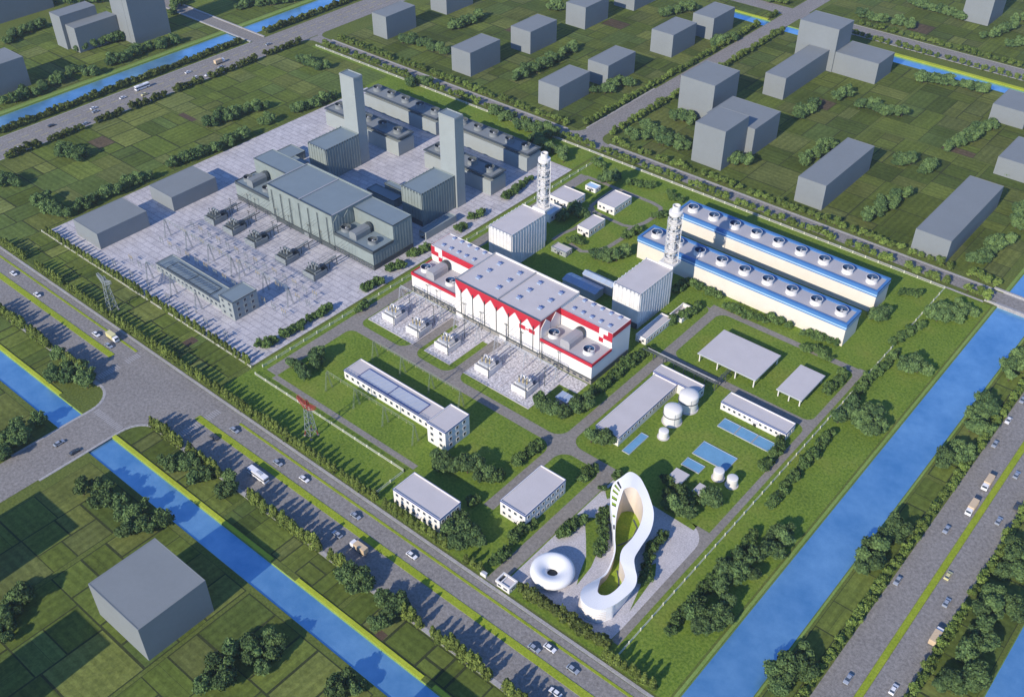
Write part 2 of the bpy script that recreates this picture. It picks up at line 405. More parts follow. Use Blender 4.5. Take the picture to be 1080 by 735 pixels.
# plant lanes
l = MB()
l.quad(-316.5, 203, -309.8, 436, .05, 'lane')
l.quad(-309.9, 248.2, -160, 253.4, .056, 'lane')
l.quad(-310, 200.6, -222, 203.4, .06, 'lane')
l.quad(-188, 205, -183.2, 372, .062, 'lane')
l.quad(-163.4, 178, -157.6, 253, .066, 'lane')
l.quad(-113.2, 186, -110.2, 376, .07, 'lane')
l.quad(-189, 371.6, -110.2, 375.2, .074, 'lane')
l.quad(-183.3, 325.2, -113, 329.4, .078, 'lane')
l.quad(-280, 253, -274.3, 285, .08, 'lane'); l.quad(-252.6, 253, -247.4, 285, .08, 'lane')
for cx, cy, sx, sy, rr in ((-188, 253.4, -1, 1, 6), (-183.2, 253.4, 1, 1, 6), (-188, 248.2, -1, -1, 6), (-183.2, 248.2, 1, -1, 6), (-163.4, 248.2, -1, -1, 4), (-280, 253.4, -1, 1, 5), (-274.3, 253.4, 1, 1, 5),
                           (-252.6, 253.4, -1, 1, 5), (-247.4, 253.4, 1, 1, 5), (-183.2, 329.4, 1, 1, 5), (-183.2, 325.2, 1, -1, 4), (-183.2, 371.6, 1, -1, 5), (-113.2, 329.4, -1, 1, 4), (-113.2, 325.2, -1, -1, 4),
                           (-188, 371.6, -1, -1, 4), (-113.2, 371.6, -1, -1, 4), (-309.8, 253.4, 1, 1, 4), (-309.8, 248.2, 1, -1, 4)):
    fillet(l, cx, cy, sx, sy, rr, .084, 'lane')
fillet(l, -113.2, 249, -1, -1, 10, .09, 'lane')
structure(l, 'lane')
def path(b, pts, w, z, m):
    L, Rr = [], []
    for i, (x, y_) in enumerate(pts):
        a = pts[max(0, i-1)]; c = pts[min(len(pts)-1, i+1)]; d = math.hypot(c[0]-a[0], c[1]-a[1]); nx, ny = -(c[1]-a[1])/d*w/2, (c[0]-a[0])/d*w/2
        L.append((x+nx, y_+ny, z)); Rr.append((x-nx, y_-ny, z))
    n = len(pts); b.add(L+Rr, [(i, n+i, n+i+1, i+1) for i in range(n-1)], m)
pt = MB()
path(pt, [(-315, 433), (-312, 435.5), (-300, 435.8), (-266, 435.8), (-260, 434.5), (-257.5, 431), (-257, 425), (-257.5, 416), (-259.5, 409), (-260.4, 403), (-257.8, 395), (-258.5, 384), (-261.5, 375), (-267, 371), (-276, 373)], 2.6, .054, 'lane')
path(pt, [(-260, 408), (-265, 406), (-274, 406.2), (-286, 407.5), (-290.5, 411), (-291, 420), (-291, 434.5)], 2.4, .058, 'lane')
path(pt, [(-290, 409), (-283, 402), (-283, 386), (-285, 378), (-285, 370)], 2.2, .062, 'lane')
structure(pt, 'path')

# crop fields: each zone is cut again and again into plots
CROPS = [(.100, .132, .026), (.118, .150, .032), (.088, .120, .024), (.132, .155, .040), (.104, .138, .028), (.080, .112, .026), (.118, .140, .042), (.092, .130, .034)]
def fields(x0, y0, x1, y1, seed, size=16, tint=1.0):
    rg = random.Random(seed); out = []
    def cut(a, b, c, d, depth):
        w, h = c-a, d-b
        if max(w, h) < size*rg.uniform(.8, 1.5) or depth > 9: out.append((a, b, c, d)); return
        k = rg.uniform(.36, .64)
        if w*rg.uniform(.7, 1.4) > h: cut(a, b, a+w*k, d, depth+1); cut(a+w*k, b, c, d, depth+1)
        else: cut(a, b, c, b+h*k, depth+1); cut(a, b+h*k, c, d, depth+1)
    cut(x0, y0, x1, y1, 0)
    mb = MB(); cols = [(0, 0, 0, 0)]
    mb.quad(x0, y0, x1, y1, .025, 'lane_dirt')
    for a, b, c, d in out:
        m = rg.choice((.15, .22, .35, .5))
        base = rg.choice(CROPS); j = rg.uniform(.98, 1.34)*tint
        if rg.random() < .006: base = (.10, .075, .05)
        along = 1.0 if (c-a) > (d-b) else 0.0
        if rg.random() < .35:   # two half plots of differing growth
            f = rg.uniform(.3, .7); j2 = j*rg.uniform(.85, 1.15)
            if along: parts = ((a+m, b+m, c-m, b+(d-b)*f, j), (a+m, b+(d-b)*f+.12, c-m, d-m, j2))
            else: parts = ((a+m, b+m, a+(c-a)*f, d-m, j), (a+(c-a)*f+.12, b+m, c-m, d-m, j2))
        else: parts = ((a+m, b+m, c-m, d-m, j),)
        for q in parts:
            mb.quad(*q[:4], .05, 'field'); cols.append((*(x*q[4] for x in base), along))
    ob = structure(mb, 'field'); me = ob.data
    at = me.color_attributes.new('crop', 'FLOAT_COLOR', 'CORNER')
    at.data.foreach_set('color', [v for c in cols for _ in range(4) for v in c])
Z = [(-588, 182, -500, 330), (-588, 331.5, -500, 400), (-588, 401.5, -500, 458), (-498, 179.5, -325, 199.5),
     (-325, -60, -285, 119), (-283, -60, -225, 119), (-223.5, -60, -160, 119), (-158, 20, -90, 119), (-480, 20, -354, 119),
     (-330, 135.2, -262, 146.8), (-260, 135.2, -195, 146.8), (-193, 135.2, -95, 146.8), (-520, 135.2, -396, 146.8),
     (-574, 480, -470, 590), (-468, 480, -352, 560), (-468, 562, -352, 702), (-574, 592, -470, 800), (-468, 719, -352, 733),
     (-329, 481, -215, 560), (-329, 562, -215, 702), (-213, 481, -140, 600), (-213, 602, -90, 702), (-138, 481, -90, 600),
     (-330, 754, -210, 900), (-208, 754, -90, 900), (-560, 754, -350, 1000), (-63, 150, -55, 330), (-63, 332, -55, 460), (-63, 482, -54, 640),
     (-25, 150, -9.5, 460), (-760, 200, -653, 300), (-760, 302, -653, 433), (-760, 450, -653, 620), (-62, 644, 40, 800)]
for i, z in enumerate(Z): fields(*z, seed=40+i, size=(12 if z[3]-z[1] < 25 else 21), tint=(1.0 if z[1] < 179 else 1.06 if z[1] < 480 else .88))  # far fields' crop colour darkened to imitate dimming toward the view's edge
so = MB()
for a in ((-335, 133+3, -330.8, 139), (-176.4, 135.3, -172.8, 138.3), (-281, 113.5, -278.5, 119)): so.quad(*a, .06, 'soil')
so.quad(-362, 190, -357, 196, .06, 'soil'); so.quad(-560, 330, -545, 334, .06, 'soil'); so.quad(-312, 505, -300, 515, .06, 'soil')
structure(so, 'bare_soil')

# ------------------------------------------------------------------ plain grey neighbour blocks
def block(boxes, label, cat='building', group='plain grey blocks around the plant', z0=0):
    x0 = min(b[0] for b in boxes); y0 = min(b[1] for b in boxes)
    t = thing('grey_block', (x0+max(b[2] for b in boxes))/2, y0, label, cat, group)
    for (a, b, c, d, h) in boxes:
        walls_and_roof(t, a, b, c, d, h, 'block', 'block', parapet=.12)
    return t
block([(-255.9, 79.3, -226.7, 106, 16.8)], 'big nearly square grey block alone among fields below the left canal')
block([(-683, 378, -677, 408, 44), (-700, 378, -683.2, 408, 44)], 'tallest dark grey slab tower left of the upper left canal')
block([(-720.5, 341.5, -707, 370, 24.3), (-706.8, 344, -695, 377.5, 18)], 'dark grey stepped block beside the tallest slab tower')
block([(-696, 268, -672.6, 293, 20.2)], 'dark grey block standing by itself on the left canal tree belt')
block([(-830, 330, -790, 380, 20)], 'dark low grey block beyond the far left stepped block')
SH = 'pale grey sheds on the yard corner'
block([(-482, 210, -459.5, 240, 9.5)], 'pale grey shed nearest the main road on the yard corner', 'shed', SH)
block([(-483, 257.5, -462, 287, 8.9)], 'pale grey shed next to the row of grey transformers on the yard', 'shed', SH)
block([(-560, 502.8, -545.4, 533, 16.8)], 'grey block nearest the left road in the upper fields')
block([(-562, 566, -545, 596, 16.8)], 'grey block behind the one nearest the left road')
block([(-472.8, 494, -455.4, 525, 16.9)], 'grey block alone between two tree clumps along the upper road')
block([(-466.5, 549.5, -448.4, 579.5, 16.4)], 'grey block in the middle of the trio going back from the upper road')
block([(-464.5, 611, -446.3, 640, 16.7)], 'grey block third back from the upper road in the trio')
block([(-459, 665.5, -440, 696, 15.2)], 'grey block rearmost of the trio at the top edge')
block([(-394.5, 492.2, -377.4, 524.5, 16)], 'grey block at the road corner with shrubs at its foot')
block([(-391, 540.6, -374.2, 572, 15.2)], 'grey block just behind the one at the road corner')
block([(-386.8, 609.6, -368.6, 640, 16.4)], 'grey block beside the middle road, left of the canal bend')
block([(-381, 654.7, -363.3, 684, 16.3)], 'grey block closest to the curved end of the narrow canal')
block([(-318.4, 540.6, -293.6, 570.5, 24.9)], 'tall grey block right of the middle upper road')
block([(-276.6, 491.5, -256.3, 518, 25.1), (-285, 518.2, -251.5, 549, 18)], 'stepped tall grey block in front of the upper road tree row')
block([(-290, 599.5, -275, 660, 15), (-300, 660.3, -271, 682.5, 30), (-270.8, 660.8, -239.5, 686, 14.6)], 'large T shaped grey complex with a raised cube at its corner')
block([(-240, 812, -219.5, 842, 22.3)], 'big pale grey block behind the top road')
block([(-207.2, 489, -190.4, 549, 15.5)], 'long grey bar block on the upper fields, left of the far right one')
block([(-136.3, 482.5, -117.5, 555, 13.5)], 'long grey bar block nearest the river bridge')
block([(-161.5, 659, -140, 687, 11)], 'low grey block at the right end of the narrow canal')
block([(-133.5, 592, -113, 625, 11)], 'low grey block at the right edge beside the tree grove')

OB = 'grey blocks casting the long shadows on the near fields'
block([(-262, 8, -240, 30, 24)], 'grey block south of the near fields', group=OB)
block([(-324, 30, -295.6, 56, 22)], 'grey block west of the near fields', group=OB)
block([(-148, 85, -130.2, 109, 17)], 'grey block by the lower canal bank', group=OB)

# ------------------------------------------------------------------ power plant halls
def fan(parent, x, y, z, r, h, name='roof_fan', drum='white'):
    b = MB(); b.lathe(x, y, [(r*1.0, z), (r*.92, z+h*.5), (r*1.02, z+h), (r*.93, z+h)], drum, 22)
    b.lathe(x, y, [(r*.93, z+h-.01), (r*.86, z+h*.6), (r*.86, z+h*.12)], 'fan_void' if drum == 'white' else 'grey_d', 22)
    b.cyl(x, y, z+h*.1, z+h*.14, r*.84, r*.84, 'fan_void' if drum == 'white' else 'grey_d', 22)
    o = b.build(name, parent, smooth=False)
    k = MB(); k.cyl(x, y, z+h*.4, z+h*.78, r*.2, r*.16, 'steel', 10)
    for i in range(4):
        a = i*math.pi/2+.3; c, s_ = math.cos(a), math.sin(a); n = (-s_, c)
        w0, w1 = r*.08, r*.15
        k.add([(x+c*r*.15+n[0]*w0, y+s_*r*.15+n[1]*w0, z+h*.62), (x+c*r*.15-n[0]*w0, y+s_*r*.15-n[1]*w0, z+h*.5),
               (x+c*r*.78-n[0]*w1, y+s_*r*.78-n[1]*w1, z+h*.5), (x+c*r*.78+n[0]*w1, y+s_*r*.78+n[1]*w1, z+h*.68)], [(0, 1, 2, 3)], 'steel' if drum == 'white' else 'block')
    k.build('fan_blades', o)
    return o

def hall(dx, white, label):
    t = thing('turbine_hall', -253.5+dx, 303, label, 'power plant hall', 'turbine halls of the power plant')
    X = lambda x: x+dx
    W = 'white' if white else 'grey_w'; RF = 'roof' if white else 'grey_r'; DK = 'grey_d'
    # main nave
    x0, x1, y0, y1, H = X(-279), X(-228), 288.5, 317.2, 21.0
    walls_and_roof(t, x0, y0, x1, y1, H, W, RF, parapet=.35, wname='nave_wall', rname='nave_roof')
    b = MB(); b.box(x0-.3, y0-.3, H-.05, x1+.3, y0+.15, H+.3, DK); b.box(X(-253.5)-.35, y0+.2, H-.36, X(-253.5)+.35, y1-.2, H+.2, 'duct')
    b.box(x0-.3, y0+.16, H-.05, x0+.25, y1+.2, H+.3, 'duct'); b.box(x1-.25, y0+.16, H-.05, x1+.3, y1+.2, H+.3, 'duct'); b.box(x0+.26, y1-.2, H-.05, x1-.26, y1+.3, H+.45, W)
    b.build('roof_edge', t)
    edges = [x0, X(-275.3)]+[X(-275.3)+i*7.3 for i in range(1, 7)]+[x1]
    if white:
        b = MB(); b.box(x0, y0-.18, 13.4, x1, y0-.01, H-.06, 'red'); b.build('red_fascia', t)
        for i in range(len(edges)-1):
            a, c = edges[i], edges[i+1]; m = (a+c)/2
            if i == 0: pts = [(a, 2.6), (c, 2.6), (c, 14.6), (a, 19.4)]
            elif i == len(edges)-2: pts = [(a, 2.6), (c, 2.6), (c, 19.4), (a, 14.6)]
            else: pts = [(a, 2.6), (c, 2.6), (c, 14.6), (m+.25, 18.9), (m-.25, 18.9), (a, 14.6)]
            g = MB(); n = len(pts); e = .06
            P2 = [(px+(e if px == a else -e if px == c else 0), pz) for px, pz in pts]
            g.add([(px, y0-.45, pz) for px, pz in P2]+[(px, y0-.185, pz) for px, pz in P2], [tuple(range(n))]+[(i_, n+i_, n+(i_+1) % n, (i_+1) % n) for i_ in range(n)], 'white')
            g.build('gable_panel', t)
        sg = MB(); sx = X(-239.6)
        for a, c, mm, dz in ((0, 3.6, 'red', 0), (3.6, 5.6, 'white', .4), (5.6, 9.0, 'red', 0)): sg.box(sx+a, y0-.62, 12.4+dz, sx+c, y0-.46, 14.5-dz, mm)
        for a, c in ((3.8, 4.5), (4.75, 5.4)): sg.box(sx+a, y0-.68, 13.0, sx+c, y0-.63, 13.9, 'red')
        sg.build('sign_band', t)
    for x in edges[1:-1]:
        b = MB(); b.box(x-.16, y0-.75, 3.2, x+.16, y0-.47, 17 if white else 19, DK); b.build('downpipe', t)
    # gabled fins on the two flank walls of the nave above the low roofs
    for sx in (1, -1):
        xw = x1 if sx > 0 else x0
        b = MB()
        if white: b.box(min(xw+.01*sx, xw+.14*sx), y0+.2, 16, max(xw+.01*sx, xw+.14*sx), 303.2, H-.1, 'red')
        for j in range(2):
            a, c = y0+.4+j*7.2, y0+7.2+j*7.2; m = (a+c)/2; q = [(a, 11.2), (c, 11.2), (c, 16.8), (m, 20.2), (a, 16.8)]
            xa, xb = xw+.15*sx, xw+.42*sx
            b.add([(xb, py, pz) for py, pz in q]+[(xa, py, pz) for py, pz in q], [tuple(range(5)) if sx > 0 else tuple(range(5))[::-1]]+[(k_, 5+k_, 5+(k_+1) % 5, (k_+1) % 5) for k_ in range(5)], W)
        b.build('flank_panel', t)
    for a, c in ((X(-309), x0-.02), (x1+.02, X(-199))):
        R_ = a > X(-253)
        # low front wing
        b = MB(); b.box(a, 288.8, 2.7, c, 303.5, 10.9, W); o = b.build('low_wing', t)
        b = MB(); b.box(a+.3, 289.1, 10.92, c-.3, 303.4, 11.0, 'roofgrey' if white else 'grey_r'); b.build('low_roof', t)
        b = MB(); cm = 'red' if white else DK
        ea, ec = (a+.05, c+.2) if R_ else (a-.2, c-.05)
        b.box(ea, 288.6, 9.8, ec, 289.05, 11.5, cm)
        if R_: b.box(c-.25, 289.06, 10.2, c+.2, 303.3, 11.5, cm)
        else: b.box(a-.2, 289.06, 10.4, a+.25, 303.3, 11.5, cm)
        b.build('parapet_cap', t)
        b = MB(); e = .1
        b.box(a-(0 if R_ else e), 288.75, 0, c+(e if R_ else 0), 317, 2.69, 'plinth' if white else 'grey_d')
        b.box(a-(0 if R_ else .3), 288.35, 2.7, c+(.3 if R_ else 0), 288.79, 3.2, DK)
        if R_: b.box(c+.01, 288.8, 2.7, c+.3, 316, 3.2, DK)
        b.build('plinth', t)
        for j in range(8):
            u = a+2+j*(c-a-4)/7
            window(t, 'S', u, 1.0, 1.9, 1.0, 288.74, frame='plinth')
        # tall rear annex
        walls_and_roof(t, a, 303.52, c, 317.2, 19.8, W, RF, parapet=.3, z0=2.7, wname='annex_wall', rname='annex_roof')
        if white:
            b = MB(); b.box(a if R_ else a+7, 303.36, 16.4, c-7 if R_ else c, 303.5, 19.86, 'red')
            if R_: b.box(c+.01, 303.36, 17.4, c+.14, 317.2, 19.86, 'red')
            else: b.box(a-.14, 303.36, 17.4, a-.01, 317.2, 19.86, 'red')
            b.build('red_band', t)
            b = MB(); u0 = c-7.2 if R_ else a; d = 2.4
            cells = ((0, 0), (1, 1), (0, 1), (2, 2)) if not R_ else ((2, 0), (1, 1), (2, 1), (0, 2))
            b.box(u0, 303.25, 12.5, u0+7.2, 303.35, 19.7, 'white')
            for i, j in cells: b.box(u0+i*d, 303.17, 19.7-(j+1)*d, u0+(i+1)*d, 303.245, 19.7-j*d, 'red')
            b.build('checker_panel', t)
        else:
            b = MB(); b.box(a-.1, 303.36, 19.4, c+.1, 303.5, 19.95, DK); b.box(c+.01, 303.36, 19.4, c+.12, 317.2, 19.95, DK); b.build('roof_edge', t)
        # duct and fans on the low roof
        cx = X(-215.6) if R_ else X(-298.2)
        b = MB(); q = [(-2.6, 11.0), (2.6, 11.0), (2.6, 14.0), (1.9, 15.2), (-1.9, 15.2), (-2.6, 14.0)]
        n = 6; b.add([(cx+u, 290.8, z) for u, z in q]+[(cx+u, 300.8, z) for u, z in q], [tuple(range(n))]+[tuple(range(n, 2*n))[::-1]]+[(i, n+i, n+(i+1) % n, (i+1) % n) for i in range(n)], 'duct' if white else 'block')
        o = b.build('intake_duct', t)
        b = MB(); b.bar((cx, 300.81, 13.6), (cx, 302.4, 13.6), 2.5, 'grey_d', 16); b.build('duct_hood', o)
        for u in ((X(-224.8), 294.6), (X(-205.6), 295.2)) if R_ else ((X(-305), 295.0), (X(-288), 294.4)):
            fan(t, u[0], u[1], 11.0, 2.7, 2.2, drum='white' if white else 'block')
        if white:
            for j in range(5):
                for yy in (307.2, 315):
                    u = a+4.5+j*5.0; k = MB(); k.box(u-.8, yy-.55, 19.46, u+.8, yy+.55, 19.95, 'sky_glass'); k.box(u-.9, yy+.56, 19.46, u+.9, yy+.8, 20.3, 'navy'); k.build('skylight', t)
    if white:
        for u in (-271.6, -259.1, -246.9, -234.4):
            for yy in (296.1, 303.6, 311.2):
                k = MB(); k.box(u-1, yy-.7, 20.6, u+1, yy+.7, 21.15, 'sky_glass'); k.box(u-1.1, yy+.71, 20.6, u+1.1, yy+1, 21.6, 'navy'); k.build('skylight', t)
    b = MB(); b.box(x0+.02, y0-.3, 0, x1-.02, y0-.01, 2.55, 'plinth' if white else 'grey_d'); b.build('plinth', t)
    b = MB(); b.box(x0-.02, y0-.8, 2.56, x1+.02, y0-.46, 3.1, DK); b.build('canopy', t)
    for u in (-277, -249.8):
        b = MB(); b.box(X(u)-2, y0-.42, 0, X(u)+2, y0-.31, 2.45, 'white' if white else 'block'); b.build('door', t)
    return t
hall(0, True, 'white turbine hall with red zigzag fascia and pale skylit roofs')
hall(-137.2, False, 'grey green ribbed turbine hall on the paved yard')

def hrsg(dx, white, label):
    t = thing('boiler_house', -214+dx, 350, label, 'boiler house', 'ribbed heat recovery blocks')
    x0, x1, y0, y1, H = -221.5+dx, -206.5+dx, 335, 362.5, 20
    if not white: y1 = 361
    Wm = 'white_rib' if white else 'grey_w'
    def ribs(b):   # slim ribs and the notched parapet, pattern of the wall
        for i in range(13):
            yy = y0+1+i*(y1-y0-2)/12; b.box(x1+.01, yy-.12, 0, x1+.2, yy+.12, H-1.2, Wm); b.box(x1+.02, yy-.3, H-1.0, x1+.16, yy+.3, H+.12, 'duct' if white else 'grey_d')
        for i in range(7):
            xx = x0+.8+i*(x1-x0-1.6)/6; b.box(xx-.12, y0-.2, 0, xx+.12, y0-.01, H-1.2, Wm); b.box(xx-.4, y0-.17, H-1.0, xx+.4, y0-.02, H+.12, 'duct' if white else 'grey_d')
        for i in range(10):
            yy = y0+1+i*(y1-y0-2)/9; b.box(x0-.2, yy, H-.9, x0-.01, yy+.6, H+.25, Wm)
    walls_and_roof(t, x0, y0, x1, y1, H, Wm, 'roof' if white else 'grey_r', parapet=.5, extra=ribs)
    b = MB(); b.box(x0-.05, y0-.4, 0, x1+.05, y0-.31, 3.2, 'grey_d'); b.build('base_band', t)
    return t
hrsg(0, True, 'white ribbed boiler house behind the right end of the white hall')
hrsg(-77.7, True, 'white ribbed boiler house behind the left end of the white hall')
hrsg(-140.2, False, 'grey ribbed boiler house behind the right end of the grey hall')
hrsg(-215.6, False, 'grey ribbed boiler house behind the left end of the grey hall')

def stack(x, y, label):
    t = thing('flue_stack', x, y, label, 'chimney', 'white flue stacks')
    b = MB(); b.cyl(x, y, 0, 47.5, 1.9, 1.8, 'steel_lt', 20); b.build('shaft', t, smooth=False)
    b = MB()
    for sx, sy in ((1, 1), (1, -1), (-1, -1), (-1, 1)): b.bar((x+sx*2.1, y+sy*2.1, 20), (x+sx*1.9, y+sy*1.9, 47), .14, 'white')
    for i in range(9):
        z0, z1 = 20+i*3, 23+i*3
        for (a0, b0), (a1, b1) in (((1, 1), (1, -1)), ((1, -1), (-1, -1)), ((-1, -1), (-1, 1)), ((-1, 1), (1, 1))):
            b.bar((x+a0*2.05, y+b0*2.05, z0), (x+a1*2.05, y+b1*2.05, z1), .09, 'white'); b.bar((x+a0*2.05, y+b0*2.05, z1), (x+a1*2.05, y+b1*2.05, z1), .1, 'white')
    b.build('lattice_frame', t)
    b = MB(); b.lathe(x, y, [(1.82, 46.8), (3.2, 47.0), (3.2, 48.6), (1.9, 48.8), (1.85, 51.6), (1.5, 51.6), (1.5, 50.2)], 'white', 20); b.build('cap', t)
    for z in (22.5, 27.5, 32.5, 37.5, 42.5):
        b = MB(); b.cyl(x, y, z, z+.25, 3.3, 3.3, 'white', 18)
        for i in range(12):
            a = i*math.pi/6; b.bar((x+3.4*math.cos(a), y+3.4*math.sin(a), z+.25), (x+3.4*math.cos(a), y+3.4*math.sin(a), z+1.3), .07, 'white')
        b.lathe(x, y, [(3.45, z+1.2), (3.45, z+1.4), (3.3, z+1.4), (3.3, z+1.2)], 'white', 18); b.build('platform', t)
    b = MB(); n = 90
    for i in range(n):   # stair winding round the shaft
        a0, a1 = i*.28, (i+1)*.28; z0, z1 = 20+i*.3, 20+(i+1)*.3
        q = [(2.55, a0, z0), (3.25, a0, z0), (3.25, a1, z1), (2.55, a1, z1)]
        b.add([(x+r_*math.cos(a), y+r_*math.sin(a), z) for r_, a, z in q], [(0, 1, 2, 3)], 'grey_d')
        b.add([(x+3.27*math.cos(a), y+3.27*math.sin(a), z+dz) for a, z in ((a0, z0), (a1, z1)) for dz in (0, .95)], [(0, 1, 3, 2)], 'grey_d' if i % 3 == 0 else 'steel')
    b.build('spiral_stair', t)
    b = MB(); b.box(x-4, y-4, 20.05, x+4, y+3, 21.2, 'white'); b.bar((x+3.6, y+.5, 20), (x+3.6, y+.5, 48), .18, 'white'); b.bar((x-2.2, y-2.6, 20), (x-2.2, y-2.6, 46), .2, 'steel'); b.build('service_frame', t)
stack(-210.6, 366.2, 'white flue stack with winding stair before the cooling banks')
stack(-288.9, 366.2, 'white flue stack with winding stair beside the grey plant')
for dx, label in ((0, 'grey square chimney tower behind the right grey boiler house'), (-77, 'grey square chimney tower behind the left grey boiler house')):
    t = thing('chimney_tower', -351+dx, 364, label, 'chimney', 'grey square chimney towers')
    walls_and_roof(t, -357+dx, 361.3, -345.5+dx, 368, 54, 'grey_p', 'grey_r', parapet=.5)
    b = MB(); b.box(-357.2+dx, 361.1, 52.9, -345.3+dx, 361.28, 53.5, 'grey_p'); b.box(-345.48+dx, 361.3, 52.9, -345.3+dx, 368, 53.5, 'grey_p'); b.build('collar', t)

# air cooled condenser banks
def bank(x0, x1, y0, y1, h, n, white, label, grp):
    t = thing('cooling_bank', (x0+x1)/2, (y0+y1)/2, label, 'cooling tower', grp)
    Wm, top = ('cream', 'blue') if white else ('grey_p', 'grey_d')
    b = MB(); b.box(x0, y0, 0, x1, y1, h-3.1, Wm); b.build('wall', t)
    b = MB(); zb, zt = h-3.1, h-1.5; e = .3
    b.box(x0-e, y0-e, zb+.7 if white else zb, x1+e, y1+e, zt-.25 if white else zt, 'blue_lt' if white else 'grey_p')
    if white: b.box(x0-.2, y0-.2, zb, x1+.2, y1+.2, zb+.69, 'blue'); b.box(x0-.2, y0-.2, zt-.24, x1+.2, y1+.2, zt, 'blue'); b.build('light_band' if white else 'upper_wall', t)
    b = MB()
    for q in ((x0-.3, y0-.3, x1+.3, y0+1.1), (x0-.3, y1-1.4, x1+.3, y1+.3), (x0-.3, y0+1.1, x0+1.0, y1-1.4), (x1-1.0, y0+1.1, x1+.3, y1-1.4)): b.box(q[0], q[1], zt, q[2], q[3], h if white else h-.9, top)
    b.build('rim', t)
    b = MB(); b.box(x0+1.01, y0+1.11, zt+.01, x1-1.01, y1-1.41, h-.7 if white else h-1.1, 'roofgrey' if white else 'block'); b.build('deck', t)
    for i in range(n):
        cx = x0+(x1-x0)*(i+.5)/n; fan(t, cx, (y0+y1)/2, h-.75 if white else h-1.1, 2.9, 2.7, 'fan', 'white' if white else 'block')
    return t
bank(-241.8, -126.8, 385.4, 399.6, 12.6, 9, True, 'beige cooling bank with blue rim nearer the large canopy', 'beige cooling banks with blue rims')
bank(-241, -127.4, 418.4, 433, 12.6, 9, True, 'beige cooling bank with blue rim nearer the upper road', 'beige cooling banks with blue rims')
GB = 'grey cooling banks behind the grey plant'
bank(-477, -413.4, 415.6, 428.5, 12.2, 5, False, 'grey cooling bank at the rear left of the yard', GB)
bank(-403.5, -341.8, 417, 429.5, 12.2, 5, False, 'grey cooling bank at the rear right of the yard', GB)
bank(-477, -412.6, 382.5, 395.6, 12.2, 5, False, 'grey cooling bank in front at the yard, behind the left square tower', GB)
bank(-392, -340.2, 383.3, 396, 12.2, 4, False, 'grey cooling bank in front at the yard, behind the right square tower', GB)

# ------------------------------------------------------------------ offices and low buildings
def office(name, x0, y0, x1, y1, h, label, cat, rows, nS, nE, trim='navy', wall='white', roof='roof', grp=None, door=True, wz=1.3, wh=1.3, ww=1.3, glass='glass'):
    t = thing(name, (x0+x1)/2, (y0+y1)/2, label, cat, grp)
    walls_and_roof(t, x0, y0, x1, y1, h, wall, roof, trim)
    fh = (h-.6)/rows
    for r_ in range(rows):
        z = r_*fh+wz*(fh/3.3)
        for i in range(nS):
            u = x0+(i+.7)*(x1-x0)/(nS+.4)
            if door and r_ == 0 and nS > 3 and i == nS//2: continue
            window(t, 'S', u, z, ww, min(wh, fh*.5), y0, glass)
        for i in range(nE): window(t, 'E', y0+(i+.7)*(y1-y0)/(nE+.4), z, ww, min(wh, fh*.5), x1, glass)
    if door:
        b = MB(); u = x0+(nS//2+.7)*(x1-x0)/(nS+.4) if nS > 3 else (x0+x1)/2
        b.box(u-.7, y0-.08, .05, u+.7, y0, 2.3, 'dark'); b.box(u-1.3, y0-1.2, 2.5, u+1.3, y0, 2.7, wall); b.build('door', t)
    return t
office('office', -215, 183, -190.5, 194.8, 7.8, 'two storey white office nearest the main road with dark bushes at its foot', 'office', 2, 8, 4)
office('office', -179.8, 205.3, -167.4, 230, 7.6, 'two storey white office between the gate lane and the plant crossing', 'office', 2, 4, 8)
def switch_house(dx, white, label, y0, y1, xl, xr):
    t = thing('switchgear_building', -250+dx, 226, label, 'switchgear building', 'switchgear buildings with long low wings')
    Wm, RF, TR = ('white', 'roof', 'navy') if white else ('grey_p', 'grey_r', 'grey_d')
    walls_and_roof(t, xl, y0, xr, y1, 4.8, Wm, RF, TR, wname='wing_wall', rname='wing_roof')
    ex0, ex1 = -229+dx+(0 if white else 0), -218.8+dx
    walls_and_roof(t, ex0, 216.5, ex1, 231, 10.8, Wm, RF, TR, wname='block_wall', rname='block_roof')
    n = 16
    for i in range(n): window(t, 'S', xl+2+i*(xr-xl-4)/(n-1), 1.6, 1.5, 1.5, y0, frame=Wm)
    for r_ in range(3):
        for i in range(2): window(t, 'S', ex0+2.6+i*5, 1.5+r_*3.3, 1.5, 1.5, 216.5, frame=Wm)
        for i in range(3): window(t, 'E', 219.5+i*4.2, 1.5+r_*3.3, 1.5, 1.5, ex1, frame=Wm)
    # glazed cable hatch set in the wing roof
    gx0, gx1, gy0, gy1 = xl+8, xr-11, y0+1.2, y1-2.6
    b = MB(); b.box(gx0, gy0, 4.3, gx1, gy1, 4.55, 'hatch' if white else 'grey_r'); o = b.build('roof_glazing', t)
    b = MB()
    for a in ((gx0-.2, gy0-.2, gx1+.2, gy0), (gx0-.2, gy1, gx1+.2, gy1+.2), (gx0-.2, gy0, gx0, gy1), (gx1, gy0, gx1+.2, gy1), ((gx0+gx1)/2-.15, gy0, (gx0+gx1)/2+.15, gy1)): b.box(a[0], a[1], 4.3, a[2], a[3], 4.8, 'navy' if white else 'grey_d')
    for i in range(1, 14): u = gx0+(gx1-gx0)*i/14; b.bar((u-1.5, gy0, 4.6), (u+1.5, gy1, 4.6), .1, 'steel' if white else 'grey_d')
    b.build('glazing_frame', o)
    return t
switch_house(0, True, 'white switchgear building, long low wing ending in a three storey block', 221.6, 232, -285.2, -229.3)
switch_house(-137.2, False, 'grey switchgear building, long low wing on the yard', 217.6, 228, -420.5, -366.5)
office('workshop', -178.6, 264.8, -167, 308.3, 5.0, 'long white workshop with low roof beside the dome tanks', 'workshop', 1, 5, 16, wz=1.8)
